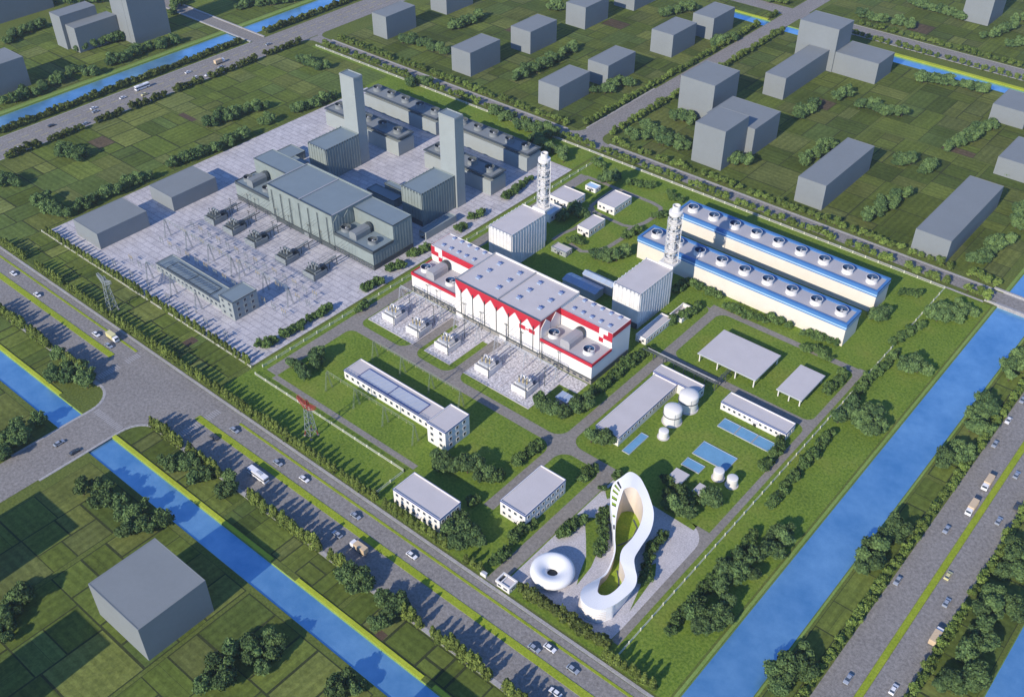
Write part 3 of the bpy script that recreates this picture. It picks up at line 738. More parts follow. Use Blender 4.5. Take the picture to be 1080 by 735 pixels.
office('pump_house', -179.8, 308.6, -157.3, 315, 5.6, 'narrow white pump house across the end of the long workshop', 'pump house', 1, 3, 2, door=False)
office('store_building', -147, 312, -116, 320.3, 4.2, 'long low white store above the three small blue basins', 'store building', 1, 12, 2, wz=1.5, ww=1.1, wh=1.1)
RS = 'small white sheds on the rear lawn'
office('rear_shed', -311, 399.5, -296.2, 413, 4.6, 'white shed with dark windows next to the left flue stack', 'shed', 1, 6, 4, grp=RS, trim=None)
office('rear_shed', -286, 410.8, -274.6, 427.3, 4.8, 'white shed standing alone on the lawn loop, largest there', 'shed', 1, 4, 5, grp=RS, trim=None)
office('rear_shed', -279.5, 384, -271.8, 398.6, 4.8, 'narrow white shed below the largest lawn loop shed', 'shed', 1, 4, 4, grp=RS, trim=None)
office('rear_shed', -304, 423.4, -296.8, 428.6, 2.8, 'tiny pale shed at the back corner of the rear lawn', 'shed', 1, 2, 2, grp=RS, trim=None, roof='blue_lt')
office('rear_shed', -279, 361, -269.4, 366.6, 3.0, 'tiny grey shed at the foot of the left boiler house', 'shed', 1, 2, 2, grp=RS, trim=None, wall='grey_p')
office('rear_shed', -307, 382, -297, 393, 5.0, 'pale shed half hidden behind the left boiler house', 'shed', 1, 2, 3, grp=RS, trim=None, roof='steel')
office('long_shed', -202.2, 327.5, -196.4, 349, 3.8, 'narrow white shed beside the right boiler house', 'shed', 1, 2, 8, trim=None)
office('long_shed', -341, 326.5, -336, 350, 4.4, 'narrow grey shed between the grey boiler house and the yard wall', 'shed', 1, 2, 0, trim=None, wall='grey_p', roof='grey_r')
t = thing('transformer_house', -196.5, 358, 'small white roofless enclosure with dark equipment inside', 'enclosure')
b = MB()
for a in ((-200, 352.5, -193, 353), (-200, 364, -193, 364.5), (-200, 353, -199.5, 364), (-193.5, 353, -193, 364)): b.box(a[0], a[1], 0, a[2], a[3], 2.2, 'white')
b.build('wall', t)
b = MB(); b.box(-199.4, 353.1, .1, -193.6, 363.9, .3, 'roof'); b.build('floor', t)
b = MB(); b.box(-197.4, 356, .31, -195, 361, 2.0, 'grey_d'); b.cyl(-196.2, 357.4, 2.0, 2.8, .5, .4, 'grey_d', 10); b.build('equipment', t)
for x0, x1, y0, y1, h, lab in ((-255, -235, 340, 347, 5.5, 'blue roofed lean-to behind the white hall, nearer the hall'), (-249, -231, 348.5, 352.6, 7, 'blue roofed shed behind the white hall, farther from it')):
    t = thing('blue_roof_shed', (x0+x1)/2, (y0+y1)/2, lab, 'shed', 'blue roofed sheds behind the white hall')
    b = MB(); b.box(x0, y0, 0, x1, y1, h-1.0, 'steel'); b.build('wall', t)
    b = MB(); m = (y0+y1)/2; b.add([(x0-.3, y0-.4, h-1.2), (x1+.3, y0-.4, h-1.2), (x1+.3, m, h), (x0-.3, m, h), (x0-.3, y1+.4, h-1.2), (x1+.3, y1+.4, h-1.2)], [(0, 1, 2, 3), (3, 2, 5, 4), (1, 5, 2), (0, 3, 4)], 'sky_glass')
    for i in range(6):
        x = x0+(i+.5)*(x1-x0)/6; b.bar((x, y0-.4, h-1.13), (x, m, h+.06), .1, 'steel'); b.bar((x, m, h+.06), (x, y1+.4, h-1.13), .1, 'steel')
    b.build('roof', t)
# open canopies
for x0, y0, x1, y1, h, lab, nx in ((-172, 333, -142.6, 355.4, 5.0, 'large flat white roofed open canopy near the cooling bank', 4), (-133, 334.8, -121.1, 356.4, 4.2, 'smaller flat white roofed open canopy near the loop lane', 3),
                           (-140.4, 260.3, -134.3, 267.5, 3.0, 'little white roofed shelter nearest the curved building', 2), (-128.8, 260.9, -121, 266.4, 3.0, 'little white roofed shelter beside the two small tanks', 2)):
    t = thing('canopy', (x0+x1)/2, (y0+y1)/2, lab, 'canopy', 'flat white roofed canopies')
    b = MB(); b.box(x0, y0, h-.45, x1, y1, h, 'roof'); b.build('roof', t)
    b = MB(); e = .15; b.box(x0-e, y0-e, h-.7, x1+e, y0-.01, h+.05, 'steel'); b.box(x1+.01, y0-.01, h-.7, x1+e, y1+e, h+.05, 'steel'); b.build('roof_edge', t)
    for i in range(nx):
        for yy in (y0+.8, y1-.8):
            x = x0+.8+i*(x1-x0-1.6)/(nx-1); b = MB(); b.box(x-.25, yy-.25, 0, x+.25, yy+.25, h-.46, 'white'); b.build('post', t)
# tanks
def tank(x, y, r, h, dome, label, ring=True):
    t = thing('storage_tank', x, y, label, 'tank', 'white storage tanks')
    b = MB(); b.cyl(x, y, 0, h, r, r, 'white', 32, cap=False); b.build('shell', t, smooth=False)
    prof = [(r*1.01, h-.05)]+[(r*1.01*math.cos(a), h+dome*math.sin(a)) for a in (i*math.pi/2/7 for i in range(1, 7))]+[(.02, h+dome)]
    b = MB(); b.lathe(x, y, prof, 'white', 32); b.build('dome', t, smooth=True)
    if ring:
        b = MB(); b.lathe(x, y, [(r*1.08, h*.64), (r*1.08, h*.64+.3), (r*1.0, h*.64+.3)], 'grey_d', 32); b.bar((x+r*.72, y-r*.72, 0), (x+r*.72, y-r*.72, h), .16, 'steel'); b.build('ring_walk', t)
    b = MB(); b.cyl(x, y, 0, .35, r+.5, r+.5, 'roof', 32); b.build('footing', t)
tank(-158.5, 292, 3.9, 7.0, 1.6, 'white domed tank in the middle beside the workshop')
tank(-158, 303.4, 4.2, 7.6, 1.7, 'largest white domed tank beside the pump house')
tank(-155.9, 281.6, 2.1, 3.6, .5, 'small white tank on the lawn beside the two domed tanks', False)
tank(-126, 276, 2.2, 4.2, .4, 'small white tank touching the corner of the big blue basin', False)
tank(-119.8, 276, 2.2, 4.2, .4, 'small white tank nearest the loop lane', False)
# basins
def basin(x0, y0, x1, y1, label, g='blue treatment basins on the lawn'):
    t = thing('treatment_basin', (x0+x1)/2, (y0+y1)/2, label, 'basin', g)
    b = MB()
    for a in ((x0-.2, y0-.2, x1+.2, y0), (x0-.2, y1, x1+.2, y1+.2), (x0-.2, y0, x0, y1), (x1, y0, x1+.2, y1)): b.box(a[0], a[1], 0, a[2], a[3], .4, 'steel')
    b.build('rim', t)
    b = MB(); b.quad(x0, y0, x1, y1, .25, 'pool'); b.build('basin_water', t)
basin(-164, 263.8, -160.7, 277.6, 'narrow blue basin beside the end of the workshop')
basin(-141.2, 281.2, -125.6, 290.1, 'largest blue basin, in front of the two small tanks')
basin(-141.2, 272.9, -133.2, 277.7, 'small blue basin beside the largest one')
for i, lab in enumerate(('blue basin of the three, farthest from the loop lane', 'blue basin in the middle of the three', 'blue basin of the three, nearest the loop lane')):
    basin(-142+i*8.2, 301.9, -134.4+i*8.2, 307.8, lab)

GA = 'low grey annexes between the grey hall and towers'
for x0, y0, x1, y1, h, lab in ((-393, 338, -372, 345, 5, 'low dark grey annex behind the grey hall, nearer the hall'), (-388, 347, -368, 351, 6.5, 'low dark grey annex beside the right grey boiler house'),
                           (-452, 322, -440, 336, 6, 'low flat grey annex at the left end behind the grey hall'), (-466, 330, -453.5, 345, 5, 'low flat grey annex on the open yard by the field hedge')):
    t = thing('grey_annex', (x0+x1)/2, (y0+y1)/2, lab, 'annex', GA)
    walls_and_roof(t, x0, y0, x1, y1, h, 'grey_w', 'grey_r', 'grey_d', parapet=.3)

# small pavilion with pool on the lawn
t = thing('lawn_pavilion', -200, 272, 'tiny pale blue glass pavilion among bushes in front of the hall', 'pavilion')
b = MB(); b.box(-204, 269.5, 0, -197.5, 275, .3, 'walk'); b.build('base', t)
b = MB()
for x, y in ((-203.4, 270), (-198.2, 270), (-203.4, 274.4), (-198.2, 274.4)): b.bar((x, y, .3), (x, y, 2.7), .12, 'white')
b.build('posts', t)
b = MB(); b.box(-204, 269.6, 2.7, -200.9, 275, 2.95, 'sky_glass'); b.box(-200.7, 269.6, 2.7, -197.6, 275, 2.95, 'sky_glass'); b.box(-200.9, 269.5, 2.72, -200.7, 275.1, 3.05, 'white'); b.build('roof', t)

# ------------------------------------------------------------------ transformers, poles, gantries, pylons, pipe rack
def transformer(x, y, white, label, grp):
    t = thing('power_transformer', x, y, label, 'transformer', grp)
    A, B_ = ('white', 'steel') if white else ('lattice', 'grey_d')
    b = MB(); b.box(x-4.2, y, .08, x+4.2, y+.5, 3.4, A); b.box(x-4.2, y+.5, .08, x-3.8, y+9, 3.0, A); b.box(x+3.8, y+.5, .08, x+4.2, y+9, 3.0, A); b.build('fire_wall', t)
    b = MB(); b.box(x-3, y+1.6, .3, x+3, y+6.2, 4.4, B_); b.box(x-3.3, y+1.3, .08, x+3.3, y+5.6, .3, 'plinth'); o = b.build('tank_body', t)
    for i in range(3):
        k = MB(); u = x-1.8+i*1.8; k.cyl(u, y+2.6+i*.5, 4.4, 7.2, .38, .2, 'gold' if white else 'lattice', 10); k.cyl(u, y+2.6+i*.5, 7.2, 7.6, .35, .35, 'grey_d', 10); k.build('bushing', t)
    k = MB(); k.bar((x-2.6, y+5.4, 5.8), (x+2.6, y+5.4, 5.8), .75, A, 12)
    for u in (-1.8, 1.8): k.box(x+u-.14, y+5.2, 4.4, x+u+.14, y+5.5, 5.2, B_)
    k.build('conservator', t)
    for sx in (-1, 1):
        k = MB()
        for i in range(6): k.box(x+sx*3.02, y+1.8+i*.7, .6, x+sx*3.65, y+2.2+i*.7, 4.1, A) if sx > 0 else k.box(x-3.65, y+1.8+i*.7, .6, x-3.02, y+2.2+i*.7, 4.1, A)
        k.build('radiator', t)
    k = MB(); k.box(x-2.6, y+9.4, .08, x+2.2, y+11, 2.6, B_); k.bar((x, y+6.2, 3.4), (x, y+19, 4.0), .45, A, 8); k.bar((x+1.8, y+6.2, 3.8), (x+1.8, y+21, 4.2), .3, B_, 8); k.bar((x-2, y+11, 2.0), (x-2, y+20, 2.6), .25, A, 8)
    for yy in (12.5, 17.5): k.box(x-2.2, y+yy, .08, x-1.9, y+yy+.3, 2.4, B_); k.box(x+1.7, y+yy, .08, x+2, y+yy+.3, 3.7, B_)
    k.build('busduct', t)
WB = 'white transformers in the gravel bays'; GT = 'grey transformers on the yard'
pos5 = (-300.3, -284.3, -265.8, -241, -219.4)
for x, lab in zip(pos5, ('white transformer farthest from the crossing, next to the yard hedge', 'white transformer sharing the first bay, nearer the bay lane', 'white transformer alone in the narrow middle bay', 'white transformer in the wide bay, nearer the middle bay lane', 'white transformer in the wide bay, nearest the pavilion')):
    transformer(x, 263.4, True, lab, WB)
for x, lab in zip(pos5, ('grey transformer nearest the two pale sheds', 'grey transformer second from the pale sheds', 'grey transformer in the middle of the yard row', 'grey transformer fourth from the pale sheds', 'grey transformer nearest the yard hedge and wall')):
    transformer(x-137.2, 262.6, False, lab, GT)
PO = 'slim busbar poles before the halls'
def pole(x, y, h, lab):
    t = thing('busbar_pole', x, y, lab, 'pole', PO)
    b = MB(); b.cyl(x, y, 0, h, .2, .12, 'grey_d', 6); b.build('shaft', t)
    b = MB(); b.box(x-1.0, y-.08, h-.9, x+1.0, y+.08, h-.7, 'grey_d')
    for u in (-.9, 0, .9): b.cyl(x+u, y, h-.7, h-.1, .1, .06, 'gold', 6)
    b.build('cross_arm', t)
wp = [(-295.7, 262.6), (-279.8, 262.6), (-300, 277.7), (-282.3, 276.2), (-296.6, 286.8), (-289.8, 286.4), (-261.0, 262.8), (-263.9, 277.4), (-262.2, 287), (-272.8, 287), (-236.4, 262.8), (-247.2, 287.6), (-238.1, 287.8), (-214.8, 262.8), (-214.1, 275), (-216.3, 287.5), (-226.3, 287.8)]
for x, y in wp: pole(x, y, 11, 'slim dark busbar pole in the white gravel transformer bays')
for x, y in wp[:14]: pole(x-137.2, y, 9, 'slim dark busbar pole among the grey yard transformers')

def lattice_leg(b, p, q, w, m, n=5, r=.07):
    p, q = Vector(p), Vector(q)
    for sx, sy in ((1, 1), (1, -1), (-1, -1), (-1, 1)): b.bar(p+Vector((sx*w, sy*w, 0)), q+Vector((sx*w*.5, sy*w*.5, 0)), r, m)
    for i in range(n):
        a, c = p.lerp(q, i/n), p.lerp(q, (i+1)/n); wa, wc = w*(1-.5*i/n), w*(1-.5*(i+1)/n)
        for k, ((s0, t0), (s1, t1)) in enumerate((((1, 1), (1, -1)), ((1, -1), (-1, -1)), ((-1, -1), (-1, 1)), ((-1, 1), (1, 1)))):
            if (i+k) % 2: s0, t0, s1, t1 = s1, t1, s0, t0
            b.bar(a+Vector((s0*wa, t0*wa, 0)), c+Vector((s1*wc, t1*wc, 0)), r*.7, m, 3)
def gantry(x0, x1, y, h, nspan, m, label, grp):
    t = thing('busbar_gantry', (x0+x1)/2, y, label, 'gantry', grp)
    for i in range(nspan+1):
        x = x0+i*(x1-x0)/nspan; b = MB()
        k_ = .045 if m == 'lattice_thin' else .05; lattice_leg(b, (x, y-1.9, 0), (x, y-.2, h), .3, m, 6, k_); lattice_leg(b, (x, y+1.9, 0), (x, y+.2, h), .3, m, 6, k_)
        b.build('column', t)
    for i in range(nspan):
        a, c = x0+i*(x1-x0)/nspan, x0+(i+1)*(x1-x0)/nspan; b = MB(); n = 9
        for dy, dz in ((-.4, 0), (.4, 0), (0, .8)): b.bar((a, y+dy, h+dz), (c, y+dy, h+dz), .05 if m == 'lattice_thin' else .08, m)
        for j in range(n):
            u, v = a+(c-a)*j/n, a+(c-a)*(j+1)/n; w_ = (u+v)/2
            for dy in (-.4, .4): b.bar((u, y+dy, h), (w_, y, h+.8), .035, m, 3); b.bar((w_, y, h+.8), (v, y+dy, h), .05, m, 3)
        for j in (.25, .5, .75): b.cyl(a+(c-a)*j, y, h-1.3, h, .1, .1, 'gold', 6)
        b.build('beam', t)
GG = 'lattice busbar gantries'
gantry(-443, -387, 240, 11, 3, 'lattice', 'dark lattice gantry between the pale sheds and the grey transformers', GG)
gantry(-382.5, -345.5, 241.5, 11, 2, 'lattice', 'dark lattice gantry behind the grey three storey block', GG)
gantry(-416, -376, 210.3, 11, 2, 'lattice', 'dark lattice gantry in front of the grey switchgear wing', GG)
gantry(-285, -232, 212, 10, 3, 'lattice_thin', 'thin pale lattice gantry on the lawn in front of the white switchgear wing', GG)
gantry(-285, -232, 240, 10, 3, 'lattice_thin', 'thin pale lattice gantry on the lawn behind the white switchgear wing', GG)
def wires(name, a, c, lab, n=3, sag=1.2, gap=2.2, along='y'):
    b = MB()
    for k in range(n):
        pts = []
        for i in range(7):
            f = i/6; z = a[2]+(c[2]-a[2])*f-sag*4*f*(1-f); pts.append((a[0]+(c[0]-a[0])*f+(k-1)*gap, a[1]+(c[1]-a[1])*f, z))
        for p, q in zip(pts, pts[1:]): b.bar(p, q, .05, 'grey_d', 3)
    o = b.build(name, origin=(a[0], a[1], 0)); tag(o, lab, 'wires', 'overhead wires in the switchyard'); return o
for x in (-434, -406, -392): wires('overhead_wires', (x, 240, 10.8), (x+3, 264, 8.2), 'three overhead wires from the dark yard gantry to the grey transformers')
for x in (-409, -383): wires('overhead_wires', (x, 210.3, 10.8), (x, 240, 10.8), 'three overhead wires over the grey switchgear wing')
for x in (-427, -413, -398, -379, -365, -352): wires('overhead_wires', (x, 241, 10.6), (x+1, 288, 14), 'three overhead wires climbing from the yard gantry to the grey hall', sag=2.5)
for x in (-276, -259, -243): wires('overhead_wires', (x, 240, 9.8), (x+2, 288, 13), 'three overhead wires from the thin lawn gantry to the white hall', sag=2.5)
for x0, x1, n_, lab in ((-307, -280, 2, 'pale lattice gantry over the first gravel bay'), (-271, -257, 1, 'pale lattice gantry over the narrow middle gravel bay'), (-246, -211, 2, 'pale lattice gantry over the widest gravel bay')): gantry(x0, x1, 279, 9, n_, 'steel', lab, GG)
for x in pos5: wires('overhead_wires', (x, 266.5, 7.4), (x, 288, 6.5), 'three overhead wires from a white transformer to the white hall', sag=.8, gap=1.7)
for x in pos5: wires('overhead_wires', (x-137.2, 265.7, 7.4), (x-137.2, 288, 6.5), 'three overhead wires from a grey transformer to the grey hall', sag=.8, gap=1.7)
GP = 'slender equipment stands on the grey yard'
for k_, y in enumerate((205.5, 213.5, 234, 246.5, 253.5)):
    for i in range(14):
        x = -440+i*7.6+(k_ % 2)*3
        if (y in (213.5,) and x > -424) or (y == 205.5 and i % 2) or x > -338: continue
        t = thing('equipment_stand', x, y, 'slender equipment stand with insulators on the grey switchyard paving', 'stand', GP)
        b = MB(); b.cyl(x-1.2, y, 0, 2.6, .13, .13, 'lattice', 5); b.cyl(x+1.2, y, 0, 2.6, .13, .13, 'lattice', 5); b.box(x-1.7, y-.15, 2.6, x+1.7, y+.15, 2.8, 'lattice'); b.build('frame', t)
        for u in (-1.3, 0, 1.3): b = MB(); b.cyl(x+u, y, 2.8, 4.6, .17, .1, 'gold' if (i+k_) % 2 else 'block', 6); b.build('insulator', t)
def pylon(x, y, h, red, label):
    t = thing('pylon', x, y, label, 'pylon', 'lattice pylons along the main road')
    m1, m2 = ('lattice', 'pyl_red') if red else ('lattice', 'lattice')
    b = MB(); lattice_leg(b, (x, y, 0), (x, y, h-4), 1.9, m1, 9, .15); b.build('mast', t)
    b = MB(); lattice_leg(b, (x, y, h-4.2), (x, y, h), .9, m2, 4, .16); b.build('head', t)
    for s in (-1, 1):
        b = MB(); zt = h-3.5; L = 5.6
        for dy in (-.8, .8):
            b.bar((x+s*.8, y+dy, zt-1.0), (x+s*L, y+dy*.5, zt+1.8), .15, m2); b.bar((x+s*.8, y+dy, zt+1.4), (x+s*L, y+dy*.5, zt+3.0), .15, m2)
            for i in range(6):
                f, g_ = i/6, (i+1)/6; p = (x+s*(.8+(L-.8)*f), y+dy*(1-.5*f), zt-1+2.8*f); q = (x+s*(.8+(L-.8)*g_), y+dy*(1-.5*g_), zt+1.4+1.6*g_); b.bar(p, q, .11, m2, 3)
                p2 = (x+s*(.8+(L-.8)*f), y+dy*(1-.5*f), zt+1.4+1.6*f); b.bar(p2, (q[0], -dy*(1-.5*g_)+y, q[2]), .09, m2, 3)
        b.build('cross_arm', t)
    b = MB()
    for sx in (-1, 1):
        for sy in (-1, 1): b.box(x+sx*1.9-.4, y+sy*1.9-.4, 0, x+sx*1.9+.4, y+sy*1.9+.4, .4, 'walk'); b.bar((x+sx*1.9, y+sy*1.9, .3), (x+sx*1.6, y+sy*1.6, 3.2), .2, m2)
    b.build('footing', t)
pylon(-268.5, 187.5, 19.5, True, 'lattice pylon with red painted arms beside the plant fence')
pylon(-408.7, 184, 19.5, False, 'plain grey green lattice pylon on the verge beside the grey yard')
t = thing('pipe_rack', -170, 322, 'dark elevated pipe rack running behind the pump house', 'pipe rack')
b = MB()
for dy in (-1.0, -.4, .3, .9): b.bar((-194, 322+dy, 3.6), (-155, 322+dy, 3.6), .17, 'steel' if dy == .9 else 'grey_d', 6)
for dx in (-.6, .1, .7): b.bar((-155.5+dx, 321, 3.9), (-155.5+dx, 337, 3.9), .17, 'grey_d', 6)
b.build('pipes', t)
for x in [-193+i*5.4 for i in range(8)]:
    b = MB(); b.box(x-.15, 320.5, 0, x+.15, 320.8, 3.4, 'grey_d'); b.box(x-.15, 323.2, 0, x+.15, 323.5, 3.4, 'grey_d'); b.box(x-.15, 320.5, 3.2, x+.15, 323.5, 3.41, 'grey_d'); b.build('trestle', t)
for y in (328, 336):
    b = MB(); b.box(-156.8, y, 0, -156.5, y+.3, 3.7, 'grey_d'); b.box(-154.5, y, 0, -154.2, y+.3, 3.7, 'grey_d'); b.box(-156.8, y, 3.5, -154.2, y+.3, 3.71, 'grey_d'); b.build('trestle', t)

# ------------------------------------------------------------------ fences and walls
def fence(pts, label, h=1.25, step=7, m='fence', name='fence', thick=.05):
    t = thing(name, pts[0][0], pts[0][1], label, 'fence', 'perimeter fences')
    for (xa, ya), (xb, yb) in zip(pts, pts[1:]):
        L = math.hypot(xb-xa, yb-ya); n = max(1, round(L/step)); ux, uy = (xb-xa)/L, (yb-ya)/L; nx, ny = -uy*thick, ux*thick
        b = MB()
        for z0, z1, k in ((.0, .18, 1.5), (.65, .75, .6), (h-.12, h-.02, .8)):
            b.add([(xa+nx*k, ya+ny*k, z0), (xa-nx*k, ya-ny*k, z0), (xb-nx*k, yb-ny*k, z0), (xb+nx*k, yb+ny*k, z0), (xa+nx*k, ya+ny*k, z1), (xa-nx*k, ya-ny*k, z1), (xb-nx*k, yb-ny*k, z1), (xb+nx*k, yb+ny*k, z1)],
                  [(4, 5, 6, 7), (0, 1, 5, 4), (1, 2, 6, 5), (2, 3, 7, 6), (3, 0, 4, 7)], m)
        b.build('rails', t)
        for i in range(n+1):
            x, y = xa+(xb-xa)*i/n, ya+(yb-ya)*i/n; k = MB(); k.box(x-.2, y-.2, 0, x+.2, y+.2, h+.12, m); k.build('post', t)
fence([(-317.5, 197.5), (-224, 197.5), (-224, 182)], 'white fence between the plant lawn and the main road verge')
fence([(-107.8, 182), (-108.8, 461)], 'white fence along the grass strip beside the river')
fence([(-576, 461), (-320, 461.3)], 'white fence below the upper road behind the grey yard', step=9)
fence([(-319, 461.3), (-109, 461)], 'white fence below the upper road behind the cooling banks')
fence([(-319.2, 203), (-319.2, 461)], 'white wall fence between the grey yard and the plant lane', h=1.3, step=8)
fence([(-499, 199.3), (-323, 199.3)], 'low pale fence hidden in the hedge on the yard edge along the main road', h=1.0, step=12)

# ------------------------------------------------------------------ curved exhibition hall, donut pavilion, gate
def catmull(P, n):
    out = []; k = len(P)
    for i in range(k):
        p0, p1, p2, p3 = (Vector(P[(i+j) % k]) for j in (-1, 0, 1, 2))
        for j in range(n):
            f = j/n; out.append(.5*((2*p1)+(p2-p0)*f+(2*p0-5*p1+4*p2-p3)*f*f+(3*p1-p0-3*p2+p3)*f**3))
    return out
ST = [((-148.7,240.4,13.3),(-144.4,236.2,13.0)),((-147.3,243.9,14.3),(-143.0,238.2,13.4)),((-143.3,244.3,13.9),(-140.9,238.9,13.0)),((-139.3,242.3,13.2),(-138.9,238,12.5)),((-135.3,239.6,12.4),(-136.8,236.6,12)),
      ((-129.8,234.6,11.2),(-133.9,233.6,11.1)),((-126.3,227.6,10.2),(-131.4,228.6,10)),((-125.0,219.2,9.4),(-130.0,221.6,9.2)),((-124.0,214.2,9),(-129.9,215.2,8.8)),((-121.4,210.9,8.6),(-128.0,210.9,8.5)),
      ((-118.6,208.1,8.2),(-124.9,208.5,8.1)),((-117.0,204.4,7.9),(-122.2,205.8,7.7)),((-117.2,199.4,7.5),(-121.5,201.4,7.4)),((-118.5,193.9,7),(-122.3,196.9,6.9)),((-121.2,189.4,6.7),(-124.2,195.0,6.7)),
      ((-125.6,187.9,6.9),(-126.2,195.3,6.6)),((-129.4,189.6,7.1),(-127.6,197.6,6.1)),((-131.6,194.0,5.6),(-128.6,199.6,5.1)),((-131.6,199.3,3.9),(-129.9,202.4,3.9)),((-130.6,205.6,3.2),(-129.9,206.4,3.2)),
      ((-132.0,211.6,3.6),(-131.5,211.9,3.6)),((-134.0,216.2,4.6),(-133.5,216.3,4.6)),((-137.0,219.6,5.8),(-136.4,219.9,5.8)),((-141.2,224.6,7.6),(-139.9,225.0,7.6)),((-145.4,229.2,9.4),(-142.4,229.6,9.3)),
      ((-148.6,233.4,11.1),(-143.6,232.8,11.0)),((-149.7,236.9,12.3),(-144.2,234.6,12.1))]
NS = 8
out_t = catmull([s_[0] for s_ in ST], NS); in_t = catmull([s_[1] for s_ in ST], NS); nn = len(out_t)
cx, cy = -133, 215
hallt = thing('exhibition_hall', cx, cy, 'sweeping white curved building looped round a bright green courtyard', 'exhibition hall')
def ring(b, A, B, m, flip=False):
    n = len(A); f = [(i, (i+1) % n, n+(i+1) % n, n+i) for i in range(n)]
    b.add(A+B, [q[::-1] for q in f] if flip else f, m)
def nrm(P, i): d = P[(i+1) % len(P)]-P[i-1]; v = Vector((-d.y, d.x, 0)); return v.normalized() if v.length > 1e-6 else v
rim_o = [Vector((p.x, p.y, p.z-.55)) for p in out_t]
b = MB(); ring(b, [tuple(p) for p in out_t], [tuple(p) for p in in_t], 'shell', True)
mid = [tuple(p+Vector((0, 0, -.5))+nrm(out_t, i)*-.05) for i, p in enumerate(out_t)]
ring(b, mid, [tuple(p) for p in out_t], 'shell', True)
b.build('roof_ribbon', hallt, smooth=True)
b = MB(); base = []
for i, p in enumerate(out_t):
    u_ = i/nn; k = (-3.2*math.sin(math.pi*min(1, max(0, (u_-.06)/.42)))**.7-.3 if u_ < .48 else (.35 if u_ < .63 else -.15)); base.append(tuple(Vector((p.x, p.y, .06))+nrm(out_t, i)*-k*-1))
ring(b, base, mid, 'shell', True); b.build('outer_wall', hallt, smooth=True)
b = MB(); ring(b, [tuple(p) for p in in_t], [(p.x, p.y, .06) for p in in_t], 'beige', True); b.build('courtyard_wall', hallt, smooth=True)
b = MB()
for k in range(5):   # louvre lines on the low front
    z = 1.1+k*.95; seg = range(int(nn*.50), int(nn*.61))
    for i in seg:
        f = z/6.4; p = [Vector(base[j]).lerp(Vector(mid[j]), f) for j in (i, i+1)]; o_ = [nrm(out_t, j) for j in (i, i+1)]
        b.add([p[0]+o_[0]*.02, p[1]+o_[1]*.02, p[1]+o_[1]*.22+Vector((0, 0, .02)), p[0]+o_[0]*.22+Vector((0, 0, .02))], [(0, 1, 2, 3)], 'beige')
b.build('front_louvres', hallt)
for a, w0, gm in ((23.35, .5, 'court'), (24.0, .75, 'court'), (24.6, .9, 'court'), (25.2, .95, 'court'), (25.8, .95, 'court'), (26.35, .9, 'dark'), (22.6, .7, 'dark')):
    i = int(a*NS); j = i+max(1, int(w0*3)); o0, o1, n0, n1 = out_t[i], out_t[(j) % nn], in_t[i], in_t[(j) % nn]
    P4 = [o0.lerp(n0, .14), o0.lerp(n0, .72), o1.lerp(n1, .72), o1.lerp(n1, .14)]
    b = MB(); up = Vector((0, 0, .06)); b.add([p+up for p in P4]+[p-up for p in P4], [(0, 1, 2, 3), (4, 5, 1, 0), (5, 6, 2, 1), (6, 7, 3, 2), (7, 4, 0, 3)], gm)
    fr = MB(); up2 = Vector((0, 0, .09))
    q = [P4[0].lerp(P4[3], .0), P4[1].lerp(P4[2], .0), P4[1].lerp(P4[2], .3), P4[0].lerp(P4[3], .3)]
    fr.add([p+up2 for p in q], [(0, 1, 2, 3)], 'dark')  # flat dark strip paints shade along one edge of the roof light
    o = b.build('roof_light', hallt); fr.build('painted_shade_strip', o)
s = MB(); s.poly([(p.x, p.y) for p in in_t][::-1], .09, 'court'); structure(s, 'courtyard_lawn')
s = MB(); cw = [(-139, 236), (-135.4, 233.4), (-134, 229), (-134.4, 225), (-136, 221.5)]; path(s, cw, .7, .13, 'grey_d')
path(s, [(-129.4, 212), (-127, 209.6), (-124.8, 206.8), (-123.6, 203)], .6, .13, 'grey_d'); structure(s, 'courtyard_path')
t = thing('donut_pavilion', -145.7, 194.6, 'white doughnut shaped pavilion on the plaza', 'pavilion')
prof = [(5.6, .05), (6.9, .7), (7.9, 1.9), (8.2, 3.0), (8.0, 4.0), (7.4, 4.7), (6.5, 5.05), (5.4, 5.0), (4.2, 4.6), (3.2, 4.0), (2.4, 3.3), (2.0, 2.6), (1.9, 1.6)]
b = MB(); b.lathe(-145.7, 194.6, prof, 'shell', 56); b.build('shell', t, smooth=True)
b = MB(); b.cyl(-145.7, 194.6, .6, 1.4, 1.95, 1.95, 'dark', 32); b.build('well', t)
b = MB(); b.lathe(-145.7, 194.6, [(5.65, .05), (5.9, .3)], 'dark', 40); b.build('base_glazing', t)
t = thing('gatehouse', -155, 180, 'small white gatehouse with an open roof frame at the plant entrance', 'gatehouse')
b = MB(); b.box(-158.2, 178.4, 0, -152.4, 182.4, 2.4, 'white'); b.build('wall', t)
b = MB()
for a in ((-158.6, 178.0, -152, 178.6), (-158.6, 182.2, -152, 182.8), (-158.6, 178.6, -158, 182.2), (-152.6, 178.6, -152, 182.2), (-156.6, 178.6, -156.2, 182.2)): b.box(a[0], a[1], 2.41, a[2], a[3], 3.4, 'white')
b.build('roof_frame', t)
b = MB(); b.box(-157.9, 178.7, 2.42, -156.7, 182.1, 2.6, 'dark'); b.box(-156.1, 178.7, 2.42, -152.7, 182.1, 2.9, 'roof'); b.build('roof', t)
window(t, 'S', -157, .9, 1.6, 1.2, 178.4); window(t, 'S', -154.2, .9, 1.8, 1.2, 178.4); window(t, 'E', 180.4, .9, 1.6, 1.2, -152.4)
t = thing('gate_wall', -163.6, 178.7, 'short white gate wall left of the gatehouse', 'wall')
b = MB(); b.box(-166.2, 178.3, 0, -163.5, 179.1, 2.0, 'white'); b.build('panel', t); b = MB(); b.box(-166.4, 178.1, 2.0, -163.3, 179.3, 2.2, 'steel'); b.build('coping', t)

